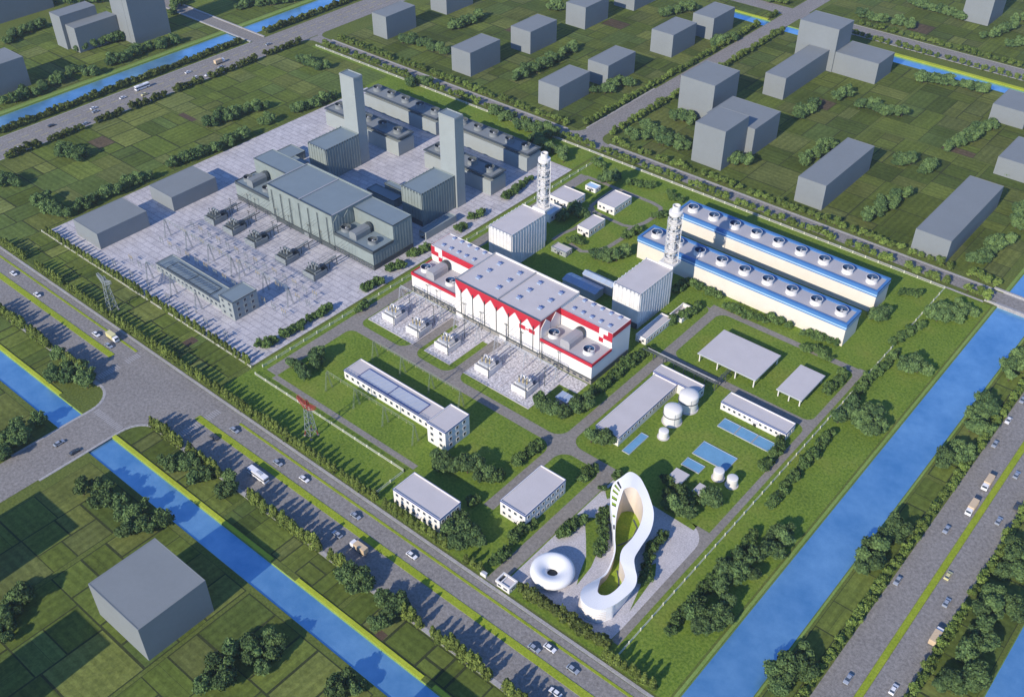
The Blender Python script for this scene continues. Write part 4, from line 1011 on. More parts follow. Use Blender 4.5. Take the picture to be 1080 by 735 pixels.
# ------------------------------------------------------------------ trees
def quads_mesh(name, V, F, mats, mi=None, tone=None):
    me = bpy.data.meshes.new(name); V = np.asarray(V, np.float32); F = np.asarray(F, np.int32)
    me.vertices.add(len(V)); me.vertices.foreach_set('co', V.ravel())
    me.loops.add(F.size); me.loops.foreach_set('vertex_index', F.ravel())
    me.polygons.add(len(F)); me.polygons.foreach_set('loop_start', np.arange(0, F.size, 4, dtype=np.int32))
    for m in mats: me.materials.append(m)
    if mi is not None: me.polygons.foreach_set('material_index', np.asarray(mi, np.int32))
    if tone is not None:
        a = me.attributes.new('tone', 'FLOAT', 'FACE'); a.data.foreach_set('value', np.asarray(tone, np.float32))
    me.update(calc_edges=True); return me

def crown_arrays(seed, R, zc, hz, lobes, leaves, leaf, cone=False):
    """lobed crown of small leaf clumps spread through its volume: verts, quads, tone per quad"""
    g = np.random.default_rng(seed); L = []
    for i in range(lobes):
        if cone: f = (i+.5)/lobes; z = zc-hz+2*hz*f; rr = R*(1-f**2)**.6*.5+.2; a = g.uniform(0, 6.28); d = R*.35*(1-f); L.append((d*math.cos(a), d*math.sin(a), z, rr))
        else:
            a = g.uniform(0, 6.28); d = R*.62*math.sqrt(g.uniform(.05, 1)); z = zc+hz*.75*g.uniform(-1, 1)*(1-.4*d/R); L.append((d*math.cos(a), d*math.sin(a), z, R*g.uniform(.34, .52)))
    L = np.array(L); lt = g.uniform(0, 1, lobes)
    w = L[:, 3]**2; k = g.choice(lobes, leaves, p=w/w.sum())
    d = g.normal(size=(leaves, 3)); d[:, 2] = np.abs(d[:, 2])*.9-.25; d /= np.linalg.norm(d, axis=1)[:, None]
    c = L[k, :3]+d*(L[k, 3]*g.uniform(.62, 1.12, leaves)**1)[:, None]*np.array([1, 1, .85])
    nrm_ = d+g.normal(size=(leaves, 3))*.55; nrm_ /= np.linalg.norm(nrm_, axis=1)[:, None]
    t = np.cross(nrm_, g.normal(size=(leaves, 3))); t /= np.linalg.norm(t, axis=1)[:, None]; u = np.cross(nrm_, t)
    s_ = leaf*g.uniform(.55, 1.35, leaves)[:, None]; e = s_*g.uniform(.5, .9, leaves)[:, None]
    V = np.stack([c-t*s_, c-u*e+nrm_*.12*s_, c+t*s_*.9, c+u*e-nrm_*.08*s_], 1).reshape(-1, 3)
    F = np.arange(leaves*4).reshape(-1, 4)
    tone = np.clip(.5*lt[k]+.5*g.uniform(0, 1, leaves), 0, 1)
    # inner leaf masses: small rough cubes rounded to the lobes, so little shows straight through
    cube = np.array([(x, y, z) for x in (-1, 1) for y in (-1, 1) for z in (-1, 1)])/1.732; cf = np.array([(0, 1, 3, 2), (4, 6, 7, 5), (0, 4, 5, 1), (2, 3, 7, 6), (0, 2, 6, 4), (1, 5, 7, 3)])
    Vs, Fs, T = [V], [F], [tone]; n = len(V)
    for i in range(lobes):
        q = cube*g.uniform(.75, 1.05, (8, 1))*L[i, 3]*.85; a = g.uniform(0, 6.28); ca, sa = math.cos(a), math.sin(a)
        q = np.stack([q[:, 0]*ca-q[:, 1]*sa, q[:, 0]*sa+q[:, 1]*ca, q[:, 2]], 1)+L[i, :3]
        Vs.append(q); Fs.append(cf+n); T.append(np.full(6, .5*lt[i]+.2)); n += 8
    return np.concatenate(Vs), np.concatenate(Fs), np.concatenate(T)

def trunk_arrays(seed, h, r, limbs, reach):
    g = np.random.default_rng(seed); V, F = [], []
    def limb(p, q, r0, r1, n=5):
        p, q = Vector(p), Vector(q); d = (q-p).normalized(); u = d.orthogonal().normalized(); w = d.cross(u); k = len(V)
        for c, r_ in ((p, r0), (q, r1)):
            for i in range(n): a = 2*math.pi*i/n; V.append(tuple(c+(u*math.cos(a)+w*math.sin(a))*r_))
        for i in range(n): F.append((k+i, k+(i+1) % n, k+n+(i+1) % n, k+n+i))
    limb((0, 0, -.1), (.05, .03, h), r, r*.6)
    for i in range(limbs):
        a = 6.28*i/limbs+g.uniform(0, 1); limb((.03, .02, h*g.uniform(.6, .95)), (reach*math.cos(a), reach*math.sin(a), h*1.25+g.uniform(.2, .9)), r*.5, r*.2)
    return np.array(V), np.array(F)

SPEC = {  # kind: (R, crown centre, half height, lobes, leaves, leaf size, cone, leaf material, trunk height, trunk radius)
    'B': (3.35, 3.5, 2.85, 16, 1400, .40, False, 'leafB', 1.6, .28), 'S': (1.95, 1.6, 1.4, 9, 420, .34, False, 'leafS', .6, .12),
    'M': (1.9, 2.0, 1.8, 9, 440, .36, False, 'leafM', .8, .14), 'P': (1.9, 2.9, 2.6, 9, 460, .36, True, 'leafP', .8, .13),
    'D': (2.45, 2.7, 1.9, 10, 520, .38, False, 'leafD', 1.2, .16)}
NV = 5; ARR, MESH = {}, {}
for kd, (Rr, zc, hz, lb, lv, lf, cn, lm, th, tr) in SPEC.items():
    for v in range(NV):
        cV, cF, cT = crown_arrays(hash_ := (ord(kd)*31+v), Rr, zc, hz, lb, lv, lf, cn); tV, tF = trunk_arrays(hash_+7, th, tr, 4 if kd in 'BD' else 2, Rr*.5)
        ARR[kd, v] = (cV, cF, cT, tV, tF)
        if kd == 'B': MESH[kd, v] = (quads_mesh('crown', cV, cF, [M[lm]], tone=cT), quads_mesh('trunk', tV, tF, [M['bark']]))
        else: MESH[kd, v] = quads_mesh('plant', np.concatenate([cV, tV]), np.concatenate([cF, tF+len(cV)]), [M[lm], M['bark']], [0]*len(cF)+[1]*len(tF), np.concatenate([cT, np.zeros(len(tF))]))

GROVES = [
 ('B',17,5,'corner clump between the left canal and the junction',[(-392,134),(-381,141),(-366,147)]),
 ('B',6,3,'corner clump between the left canal and the junction',[(-396,146),(-385,151)]),
 ('B',12,5,'clump left of the canal below the junction',[(-355,98),(-359,109),(-358,116)]),
 ('S',8,1,'row along the lower kerb of the bridge road',[(-335,91),(-333,97),(-334,109)]),
 ('S',4,1,'row along the lower kerb of the bridge road',[(-336,116),(-335,121)]),
 ('B',11,4.5,'clump on the lower canal bank near the bridge',[(-312,111),(-301,110),(-290,113),(-283,117)]),
 ('B',8,3.5,'clump by the canal near the road junction',[(-302,139),(-292,142),(-281,141)]),
 ('B',5,3,'clump by the canal near the road junction',[(-270,143),(-268,148)]),
 ('B',7,4,'clump behind the big grey block',[(-283,104),(-276,109),(-272,117)]),
 ('B',9,4,'clump left of the big grey block',[(-273,53),(-278,59),(-284,67)]),
 ('B',8,5,'canal bank clump beside the big grey block',[(-205,85),(-203,91),(-203,102)]),
 ('B',6,4,'canal bank clump beside the big grey block',[(-197,102),(-199,108),(-197,112)]),
 ('B',5,4,'clump at the bottom edge beside the canal',[(-169,111),(-166,118)]),
 ('B',7,4,'clump between the canal and the main road tree row',[(-201,147),(-192,145)]),
 ('B',7,4,'clump between the canal and the main road tree row',[(-188,149),(-180,149),(-173,148)]),
 ('B',3,2.5,'clump between the canal and the main road tree row',[(-178,138),(-177,141)]),
 ('B',5,4,'clump beside the main road at the bottom edge',[(-127,151),(-122,152)]),
 ('S',26,1,'row along the outside of the eastern perimeter fence',[(-100,200),(-100,207),(-100,216),(-100,227),(-99,238),(-99,247),(-99,259)]),
 ('B',15,5,'lower grove between the eastern fence and the river',[(-97,212),(-89,210),(-88,219),(-87,224)]),
 ('B',9,5,'lower grove between the eastern fence and the river',[(-97,230),(-95,239),(-92,244)]),
 ('B',6,4,'lower grove between the eastern fence and the river',[(-89,254),(-92,265)]),
 ('S',22,1,'row along the outside of the eastern perimeter fence',[(-102,273),(-103,286),(-103,300),(-103,315),(-103,327)]),
 ('B',18,5,'middle grove between the eastern fence and the river',[(-103,334),(-100,348),(-93,341),(-94,352),(-93,332)]),
 ('S',16,1,'row along the outside of the eastern perimeter fence',[(-106,351),(-107,365),(-105,379),(-105,397)]),
 ('B',6,3,'small grove on the river side of the eastern fence',[(-96,389),(-90,390)]),
 ('S',9,1,'row along the outside of the eastern perimeter fence',[(-109,402),(-107,413),(-105,423)]),
 ('B',13,4,'grove near the river bridge',[(-103,435),(-96,437),(-93,449)]),
 ('B',5,2,'small grove by the cooling bank end',[(-124,412),(-122,422)]),
 ('S',5,1.5,'shrubs by the upper fence',[(-124,443),(-116,445)]),
 ('B',9,4,'clump between the river and the highway, upper',[(-61,412),(-62,429),(-58,421)]),
 ('B',13,4,'clump between the river and the highway, middle',[(-63,368),(-61,385),(-56,377),(-57,363)]),
 ('B',11,4,'clump between the river and the highway, middle',[(-64,352),(-58,350),(-53,349),(-64,339)]),
 ('B',10,4,'clump between the river and the highway, lower',[(-62,279),(-59,291),(-59,297)]),
 ('B',5,3,'clump between the river and the highway, lower',[(-63,270),(-58,274)]),
 ('B',12,4.5,'lowest clump between the river and the highway',[(-61,207),(-60,216),(-57,221)]),
 ('B',9,4,'woodland strip right of the highway',[(-19,240),(-14,247),(-10,250)]),
 ('B',8,4,'woodland strip right of the highway',[(-16,256),(-16,263),(-17,269)]),
 ('B',8,4,'woodland strip right of the highway',[(-18,276),(-19,287),(-14,283)]),
 ('B',9,4,'woodland strip right of the highway',[(-19,297),(-19,308),(-21,316)]),
 ('B',13,3,'grove behind the front office',[(-217,208),(-208,212),(-201,215),(-194,215)]),
 ('S',4,1,'hedge beside the entry lane',[(-193,215),(-192,221)]),
 ('S',3,1,'hedge beside the entry lane',[(-192,202),(-191,204)]),
 ('B',15,4,'grove between the two office buildings',[(-188,183),(-185,191),(-179,191),(-178,181)]),
 ('S',6,1,'hedge along the gate lane',[(-165,185),(-165,192)]),
 ('S',7,1,'hedge along the gate lane',[(-168,198),(-168,203),(-166,209)]),
 ('B',12,4,'grove at the western corner of the plant lawn',[(-313,205),(-312,211),(-312,219),(-304,219),(-300,210)]),
 ('S',7,1,'hedge along the yard wall',[(-314,235),(-314,244)]),
 ('S',15,1.2,'hedge along the yard wall',[(-317,259),(-316,270),(-315,278),(-314,290)]),
 ('S',8,1.2,'bushes in the yard verge beside the grey plant',[(-327,272),(-326,283)]),
 ('S',7,1.2,'bushes in the yard verge beside the grey plant',[(-330,293),(-328,301)]),
 ('S',8,1.2,'bushes in the yard verge beside the grey plant',[(-331,309),(-329,320)]),
 ('S',9,1.2,'bushes in the yard verge beside the grey plant',[(-329,239),(-328,252)]),
 ('S',9,1.2,'bushes in the yard verge beside the grey plant',[(-329,222),(-328,235)]),
 ('S',6,1.2,'bushes in the yard verge beside the grey plant',[(-330,211),(-329,218)]),
 ('S',4,1.5,'bushes in the yard verge beside the grey plant',[(-330,343),(-328,348)]),
 ('S',5,1.5,'bushes in the yard verge beside the grey plant',[(-332,358),(-330,365)]),
 ('S',4,1.5,'bushes in the yard verge beside the grey plant',[(-332,384),(-331,391)]),
 ('S',8,1.2,'bushes in the yard verge beside the grey plant',[(-332,392),(-334,407),(-334,413)]),
 ('S',32,1.5,'hedge beside the lane east of the white turbine hall',[(-194,283),(-194,293),(-194,306),(-194,315),(-192,325)]),
 ('B',11,2.5,'clump around the small pavilion',[(-206,262),(-198,263),(-192,270),(-191,277)]),
 ('S',11,1.2,'hedge along the lane north of the rear office',[(-192,229),(-192,237),(-191,244)]),
 ('S',7,1.2,'hedge behind the rear office',[(-166,239),(-166,246)]),
 ('S',8,1.2,'shrubs at the upper corner of the plaza',[(-158,240),(-157,247),(-157,253)]),
 ('B',6,2,'bushes in front of the workshop',[(-178,260),(-171,263)]),
 ('S',12,1.5,'tree row behind the curved white building',[(-141,260),(-134,259),(-126,258)]),
 ('B',9,2.5,'tree row behind the curved white building',[(-135,252),(-128,250),(-122,252)]),
 ('B',4,2,'tree row behind the curved white building',[(-121,259),(-120,263)]),
 ('S',9,1,'short row beside the donut pavilion',[(-155,211),(-155,217),(-153,222)]),
 ('S',4,0.6,'strip along the blade side of the curved building',[(-147,227),(-149,232)]),
 ('S',9,0.6,'strip along the blade side of the curved building',[(-146,225),(-141,219),(-138,212)]),
 ('S',11,0.6,'strip right of the curved white building',[(-118,213),(-122,220),(-125,228),(-125,236)]),
 ('M',18,1.2,'hedge between the gatehouse and the plaza corner',[(-150,182),(-142,182),(-134,183),(-127,183)]),
 ('M',14,1.2,'hedge between the gatehouse and the plaza corner',[(-127,183),(-119,182),(-112,183)]),
 ('S',3,1,'bushes by the loop lane',[(-114,290),(-115,296)]),
 ('S',6,1.2,'bushes by the loop lane',[(-115,296),(-115,303),(-116,310)]),
 ('S',8,1.2,'shrubs beside the small canopy',[(-116,349),(-116,359),(-117,367)]),
 ('S',9,1.5,'hedge in front of the cooling banks',[(-138,371),(-133,374),(-127,372)]),
 ('S',12,1.5,'hedge in front of the cooling banks',[(-209,382),(-200,382),(-189,381)]),
 ('S',12,1.5,'hedge in front of the cooling banks',[(-184,377),(-175,377),(-163,377)]),
 ('S',6,1.5,'hedge in front of the cooling banks',[(-163,382),(-154,382)]),
 ('S',8,1.5,'hedge in front of the cooling banks',[(-145,381),(-136,384),(-128,384)]),
 ('S',9,1.2,'hedge beside the large canopy',[(-185,339),(-186,351),(-185,366)]),
 ('S',12,1.5,'hedge by the transformer house lane',[(-197,346),(-194,358),(-193,369)]),
 ('S',4,1.5,'shrubs on the rear lawn',[(-280,448),(-275,449)]),
 ('S',5,1.5,'shrubs on the rear lawn',[(-264,448),(-255,445)]),
 ('S',5,1.5,'shrubs on the rear lawn',[(-288,445),(-280,446)]),
 ('B',6,2,'clump by the rear sheds',[(-300,435),(-296,445)]),
 ('S',4,1.5,'shrubs by the rear sheds',[(-313,424),(-312,432)]),
 ('B',10,2.5,'clump between the stacks',[(-258,371),(-249,373),(-247,383)]),
 ('S',7,1.5,'shrubs along the looping path',[(-256,394),(-256,406)]),
 ('S',4,1.5,'shrubs along the looping path',[(-256,422),(-254,429)]),
 ('S',5,1.5,'shrubs along the looping path',[(-279,374),(-270,375)]),
 ('B',8,2.5,'clump by the rear sheds',[(-294,383),(-295,401),(-282,396)]),
 ('S',5,1.5,'shrubs behind the right heat recovery block',[(-209,371),(-209,379)]),
 ('B',14,3.5,'dark grove behind the grey plant',[(-381,457),(-369,459),(-358,461)]),
 ('B',10,3.5,'dark grove behind the grey plant',[(-364,447),(-347,445),(-333,442)]),
 ('B',6,3,'dark grove behind the grey plant',[(-407,462),(-391,458)]),
 ('B',8,2.5,'clump by the upper fence',[(-476,454),(-474,466),(-465,463)]),
 ('S',4,1.5,'shrubs on the rear lawn',[(-318,451),(-311,449)]),
 ('B',11,4,'lone clump in the left fields',[(-568,251),(-565,257),(-554,258)]),
 ('B',12,4,'clump in the fields left of the grey plant',[(-533,334),(-530,344),(-528,364)]),
 ('B',14,1.5,'field edge hedge along the yard',[(-504,282),(-505,292),(-503,302),(-501,315),(-502,339)]),
 ('B',4,1.5,'field edge hedge along the yard',[(-507,356),(-505,362)]),
 ('B',12,2,'field edge hedge along the yard',[(-506,378),(-502,395),(-502,413)]),
 ('B',3,2,'field edge hedge along the yard',[(-526,366),(-523,371)]),
 ('B',12,3,'clump in the fields below the left road',[(-566,434),(-553,435),(-539,436)]),
 ('B',7,3,'clump at the left edge of the fields',[(-562,210),(-558,216),(-552,218)]),
 ('B',12,4,'clump at the yard corner',[(-527,215),(-512,214),(-500,215)]),
 ('B',20,1.5,'field edge hedge along the yard',[(-502,223),(-504,234),(-503,246),(-504,259),(-502,271)]),
 ('B',24,4,'tree belt along the far bank of the left canal',[(-659,266),(-656,278),(-657,292),(-662,307),(-667,323),(-653,329)]),
 ('B',22,4,'tree belt along the far bank of the left canal',[(-659,340),(-659,355),(-663,374),(-660,387),(-657,402)]),
 ('B',6,3,'clump in front of the far left blocks',[(-698,344),(-697,356)]),
 ('B',8,3,'clump in front of the far left blocks',[(-696,362),(-692,377)]),
 ('B',14,4,'clump at the far left edge',[(-750,317),(-760,337),(-761,355)]),
 ('B',10,4,'clump behind the far left blocks',[(-813,375),(-796,382),(-769,409),(-765,415)]),
 ('B',7,3,'trees beside the canal bridge road',[(-705,427),(-720,447),(-720,454)]),
 ('B',6,4,'trees beyond the left canal',[(-674,466),(-677,483)]),
 ('B',10,4,'trees beyond the left canal',[(-668,484),(-662,496),(-656,511)]),
 ('B',18,3,'clump left of the upper block row',[(-534,505),(-522,510),(-503,510),(-492,508)]),
 ('B',14,3,'clump between the upper blocks',[(-522,545),(-520,559),(-520,577)]),
 ('B',24,3.5,'grove between the upper blocks',[(-428,510),(-428,525),(-426,542),(-429,561),(-429,578)]),
 ('B',7,2.5,'clump at the top edge between blocks',[(-489,623),(-485,633)]),
 ('B',9,2.5,'clump at the top edge between blocks',[(-414,667),(-411,683),(-406,699)]),
 ('B',14,2.5,'clump beside the second upper block',[(-379,522),(-375,530),(-367,533),(-372,548),(-360,553)]),
 ('B',10,2.5,'clump beside the canal end block',[(-357,644),(-354,658),(-351,667)]),
 ('B',26,4,'grove in the corner of the crossing upper roads',[(-321,492),(-310,497),(-298,495),(-287,501),(-319,506)]),
 ('B',9,2.5,'grove in the corner of the crossing upper roads',[(-317,529),(-309,532),(-300,530)]),
 ('B',12,3,'clump in front of the tall L shaped block',[(-257,499),(-254,509),(-245,509)]),
 ('B',11,3,'clump beside the L shaped block',[(-260,582),(-253,583),(-254,605)]),
 ('B',8,2.5,'clump in the upper right fields',[(-249,623),(-244,632)]),
 ('B',15,3,'clump in the upper right fields',[(-231,620),(-223,626),(-213,622),(-204,630)]),
 ('B',12,2.5,'clump behind the long low block',[(-224,527),(-222,544),(-220,561)]),
 ('B',20,3,'tree belt along the narrow upper right canal',[(-221,685),(-210,690),(-195,693),(-175,695)]),
 ('B',22,4,'grove in the upper right fields',[(-163,602),(-160,620),(-158,638),(-156,653)]),
 ('B',9,2.5,'small clump in the right fields',[(-181,563),(-176,571)]),
 ('B',17,4,'grove between the two long blocks',[(-165,493),(-166,507),(-163,523),(-161,528)]),
 ('B',6,2.5,'small clump in the right fields',[(-165,566),(-162,574)]),
 ('B',16,4,'grove right of the far right long block',[(-107,493),(-105,506),(-102,521)]),
 ('B',8,4,'grove right of the far right long block',[(-101,537),(-106,562)]),
 ('B',5,3,'grove right of the far right long block',[(-128,595),(-123,605)]),
 ('B',16,3,'tree belt beyond the top road',[(-306,771),(-290,766),(-270,771),(-258,769)]),
 ('B',16,2.5,'trees in front of the top right block',[(-282,817),(-270,815),(-255,815),(-238,810)]),
 ('B',14,3,'trees right of the top right block',[(-213,783),(-207,800),(-204,820),(-205,838)]),
 ('B',6,3,'trees right of the top right block',[(-194,782),(-187,793)]),
 ('B',5,3,'trees at the top edge',[(-369,751),(-357,764)]),
]
PLANTS = []   # kind, x, y, scale, where
tr = random.Random(11)
for kd, n, sp, where, pts in GROVES:
    n = round(n*(1.3 if kd == 'B' else 1.55 if kd == 'S' else 1.2))
    seg = [math.dist(a, b) for a, b in zip(pts, pts[1:])] or [0]; tot = sum(seg)
    for i in range(n):
        d = tot*(i+.5+tr.uniform(-.3, .3))/n; k = 0
        while k < len(seg)-1 and d > seg[k]: d -= seg[k]; k += 1
        f = d/seg[k] if seg[k] else 0; x = pts[k][0]+(pts[k+1][0]-pts[k][0])*f; y = pts[k][1]+(pts[k+1][1]-pts[k][1])*f
        a, q = tr.uniform(0, 6.28), sp*math.sqrt(tr.random())
        PLANTS.append((kd, x+q*math.cos(a), y+q*math.sin(a), tr.uniform(.72, 1.22) if kd == 'B' else tr.uniform(.9, 1.45), where))
def row(kd, axis, fixed, groups, pitch, where, s=1.0, jit=.35):
    for a, b in groups:
        n = max(1, round((b-a)/pitch))
        for i in range(n+1):
            u = a+(b-a)*i/n+tr.uniform(-jit, jit); f = fixed+tr.uniform(-jit, jit)
            PLANTS.append((kd, *((u, f) if axis == 'x' else (f, u)), s*tr.uniform(.85, 1.18), where))
row('P', 'x', 179.3, [(-503, -481), (-469, -447), (-439, -410), (-405, -378), (-374, -346), (-341, -326), (-322, -297), (-294, -283), (-280, -266), (-263, -245), (-240, -222), (-216, -184), (-174, -167), (-111, -92)], 2.9, 'row on the plant side of the main road')
row('P', 'x', 147.9, [(-451, -428), (-422, -405), (-390, -374), (-323, -304), (-297, -278), (-259, -250), (-245, -239), (-236, -219), (-212, -203), (-177, -167), (-161, -135), (-128, -112)], 2.9, 'row on the canal side of the main road', 1.2)
row('P', 'x', 200.3, [(-495, -478), (-474, -455), (-452, -432), (-428, -408), (-404, -384), (-381, -362), (-358, -342), (-338, -326)], 3.0, 'row along the yard edge beside the main road', .82)
per = [(-570+31*i, -570+31*i+23) for i in range(16)]
row('D', 'x', 465.0, [g for g in per if g[1] < -205]+[(-202, -172), (-162, -140), (-130, -110), (-99, -89)], 4.5, 'row on the plant side of the upper road')
row('D', 'x', 478.9, [g for g in per if g[1] < -355 or -325 < g[0] < -205]+[(-202, -173), (-166, -141), (-134, -114), (-103, -90)], 4.5, 'row on the far side of the upper road')
row('D', 'y', -351.6, [(487, 520), (526, 560), (565, 600), (606, 640), (646, 690), (695, 728)], 4.6, 'row on the left of the middle upper road')
row('D', 'y', -331.5, [(487, 530), (535, 575), (581, 620), (626, 664), (670, 702)], 4.6, 'row on the right of the middle upper road')
row('D', 'x', 730.8, [(-292, -262), (-254, -226), (-218, -192), (-186, -164)], 5, 'row on the near side of the top road')
row('D', 'x', 752.6, [(-420, -390), (-384, -356), (-292, -262), (-254, -226), (-218, -192), (-186, -160)], 5, 'row on the far side of the top road')
row('D', 'y', -53.0, [(205, 239), (244, 273), (278, 306), (311, 345), (352, 378), (386, 398), (404, 428)], 3.6, 'row between the highway and the river', .84)
row('D', 'y', -26.2, [(222, 247), (252, 275), (284, 325), (331, 352)], 3.5, 'row on the right side of the highway', .84)
row('M', 'y', -588.6, [(230, 249), (258, 279), (290, 308), (315, 340), (349, 370), (378, 400), (404, 416), (426, 456)], 3.0, 'row on the field side of the left road', 1.25)
row('M', 'y', -622.0, [(242, 318), (320, 372), (376, 428), (452, 500), (506, 545)], 2.7, 'row between the left road and its canal', 1.3)
INFO = {'B': ('tree', 'tree', 'bushy dark green tree in the '), 'S': ('shrub', 'shrub', 'low rounded green shrub in the '), 'M': ('hedge_bush', 'hedge bush', 'dense leafy bush in the '),
        'P': ('poplar', 'poplar', 'slim pointed light green tree in the '), 'D': ('street_tree', 'street tree', 'small round yellow green tree in the ')}
MASS = {'B': 'woodland', 'S': 'shrubbery', 'M': 'undergrowth', 'P': 'far_poplar_foliage', 'D': 'distant_roadside_foliage'}
camp = Vector((0, 0, 300))
NO = ((-86.5, -1e3, -64, 1e4), (-647, -1e3, -628, 1e4), (-1e3, 120.5, -84, 134.5), (-385, 703.5, -84, 717), (-52.5, -1e3, -27, 1e4), (-1e3, 148.6, 1e3, 176.8), (-352.5, -1e3, -331.5, 149), (-256.5, 78.5, -226, 107), (-617, -1e3, -591, 1e4), (-188.6, 205, -182.6, 372), (-164, 178, -157, 253), (-113.8, 186, -109.6, 376), (-310, 247.6, -160, 254), (-316.6, 203, -309.7, 436), (-325.5, 466, 60, 476), (-590, 466, -325, 476), (-349, 476, -334, 900), (-215.6, 182.4, -190, 195.4), (-180.4, 204.6, -166.8, 230.6), (-286, 221, -218, 233), (-242.5, 384.6, -126, 400.4), (-241.6, 417.6, -126.8, 434), (-309.5, 288, -198.4, 318))
PLANTS = [p for p in PLANTS if not any(a < p[1] < c and b < p[2] < d for a, b, c, d in NO)]
for kd in SPEC:
    items = sorted((p for p in PLANTS if p[0] == kd), key=lambda p: (Vector((p[1], p[2], 0))-camp).length)
    own, rest = items[:290], items[290:]
    nm, cat, lab = INFO[kd]
    for j, (_, x, y, s_, where) in enumerate(own):
        v = tr.randrange(NV); rz = tr.uniform(0, 6.28)
        if kd == 'B':
            o = bpy.data.objects.new(nm, None); C.objects.link(o); o.empty_display_size = .5
            for pn, me in zip(('crown', 'trunk'), MESH[kd, v]):
                c = bpy.data.objects.new(pn, me); C.objects.link(c); c.parent = o
        else: o = bpy.data.objects.new(nm, MESH[kd, v]); C.objects.link(o)
        o.location = (x, y, 0); o.rotation_euler = (0, 0, rz); o.scale = (s_, s_, s_*tr.uniform(.88, 1.12))
        tag(o, lab+where, cat, ('trees in the ' if kd in 'BPD' else 'bushes in the ')+where)
    if rest:
        Vs, Fs, T, MI = [], [], [], []; n = 0
        for _, x, y, s_, where in rest:
            cV, cF, cT, tV, tF = ARR[kd, tr.randrange(NV)]; a = tr.uniform(0, 6.28); ca, sa = math.cos(a)*s_, math.sin(a)*s_
            V = np.concatenate([cV, tV]); V = np.stack([V[:, 0]*ca-V[:, 1]*sa+x, V[:, 0]*sa+V[:, 1]*ca+y, V[:, 2]*s_], 1)
            Vs.append(V); Fs.append(cF+n); Fs.append(tF+n+len(cV)); tk = tr.uniform(-.25, .25); T.append(np.clip(cT+tk, 0, 1)); T.append(np.zeros(len(tF))); MI.append(np.zeros(len(cF), int)); MI.append(np.ones(len(tF), int)); n += len(V)
        me = quads_mesh(MASS[kd], np.concatenate(Vs), np.concatenate(Fs), [M[SPEC[kd][7]], M['bark']], np.concatenate(MI), np.concatenate(T))
        o = bpy.data.objects.new(MASS[kd], me); C.objects.link(o); o['kind'] = 'stuff'

SUN_E, SKY_E, EXPO = 4.7, .15, 0.2

# ------------------------------------------------------------------ vehicles
def car(paint, ln=4.5, name='car'):
    t = thing(name, 0, 0, 'x', 'car')
    h = ln/2; b = MB()
    pr = [(-h, .35), (h, .35), (h, .72), (h*.62, .92), (-h*.80, .98), (-h, .85)]; n = len(pr)
    b.add([(x, -.88, z) for x, z in pr]+[(x, .88, z) for x, z in pr], [tuple(range(n)), tuple(range(n, 2*n))[::-1]]+[(i, n+i, n+(i+1) % n, (i+1) % n) for i in range(n)], paint)
    b.add([(-h*.55, -.62, 1.46), (h*.14, -.62, 1.46), (h*.14, .62, 1.46), (-h*.55, .62, 1.46), (-h*.55, -.62, 1.40), (h*.14, -.62, 1.40), (h*.14, .62, 1.40), (-h*.55, .62, 1.40)], [(0, 1, 2, 3), (4, 5, 1, 0), (5, 6, 2, 1), (6, 7, 3, 2), (7, 4, 0, 3)], paint)
    b.build('body', t)
    b = MB(); lo = [(-h*.82, -.8, .97), (h*.5, -.8, .94), (h*.5, .8, .94), (-h*.82, .8, .97)]; up = [(-h*.56, -.64, 1.41), (h*.16, -.64, 1.41), (h*.16, .64, 1.41), (-h*.56, .64, 1.41)]
    b.add(lo+up, [(i, (i+1) % 4, 4+(i+1) % 4, 4+i) for i in range(4)], 'glass'); b.build('windows', t)
    for x in (-h*.6, h*.62):
        for y in (-.8, .8): b = MB(); b.bar((x, y-.1, .33), (x, y+.1, .33), .33, 'tyre', 10); b.build('wheel', t)
    for y in (-.55, .55): b = MB(); b.box(h-.02, y-.18, .58, h+.03, y+.18, .72, 'steel'); b.build('headlight', t)
    return t
def truck(box, cab, ln=7.8):
    t = thing('truck', 0, 0, 'x', 'truck'); h = ln/2
    b = MB(); b.box(-h, -1.2, .95, h-2.2, 1.2, 3.3, box)
    for i in range(6): u = -h+.4+i*(ln-3)/5; b.box(u, -1.24, 1.0, u+.1, -1.2, 3.3, box); b.box(u, 1.2, 1.0, u+.1, 1.24, 3.3, box)
    b.build('cargo_box', t)
    b = MB(); b.box(h-2.05, -1.15, .6, h, 1.15, 1.7, cab); b.add([(h-2.05, -1.15, 1.7), (h, -1.15, 1.7), (h, 1.15, 1.7), (h-2.05, 1.15, 1.7), (h-2.05, -1.1, 2.7), (h-.35, -1.1, 2.7), (h-.35, 1.1, 2.7), (h-2.05, 1.1, 2.7)], [(4, 5, 6, 7), (0, 1, 5, 4), (2, 3, 7, 6), (3, 0, 4, 7), (1, 2, 6, 5)], cab); o = b.build('cab', t)
    b = MB(); b.add([(h+.01, -1, 1.78), (h+.01, 1, 1.78), (h-.31, .98, 2.6), (h-.31, -.98, 2.6)], [(0, 1, 2, 3)], 'glass'); b.build('windscreen', o)
    b = MB(); b.box(-h, -.5, .6, h-.3, .5, .94, 'grey_d'); b.build('chassis', t)
    for x in (-h+1.2, -h+2.4, h-1.1):
        for y in (-1.0, 1.0): b = MB(); b.bar((x, y-.16, .48), (x, y+.16, .48), .48, 'tyre', 10); b.build('wheel', t)
    return t
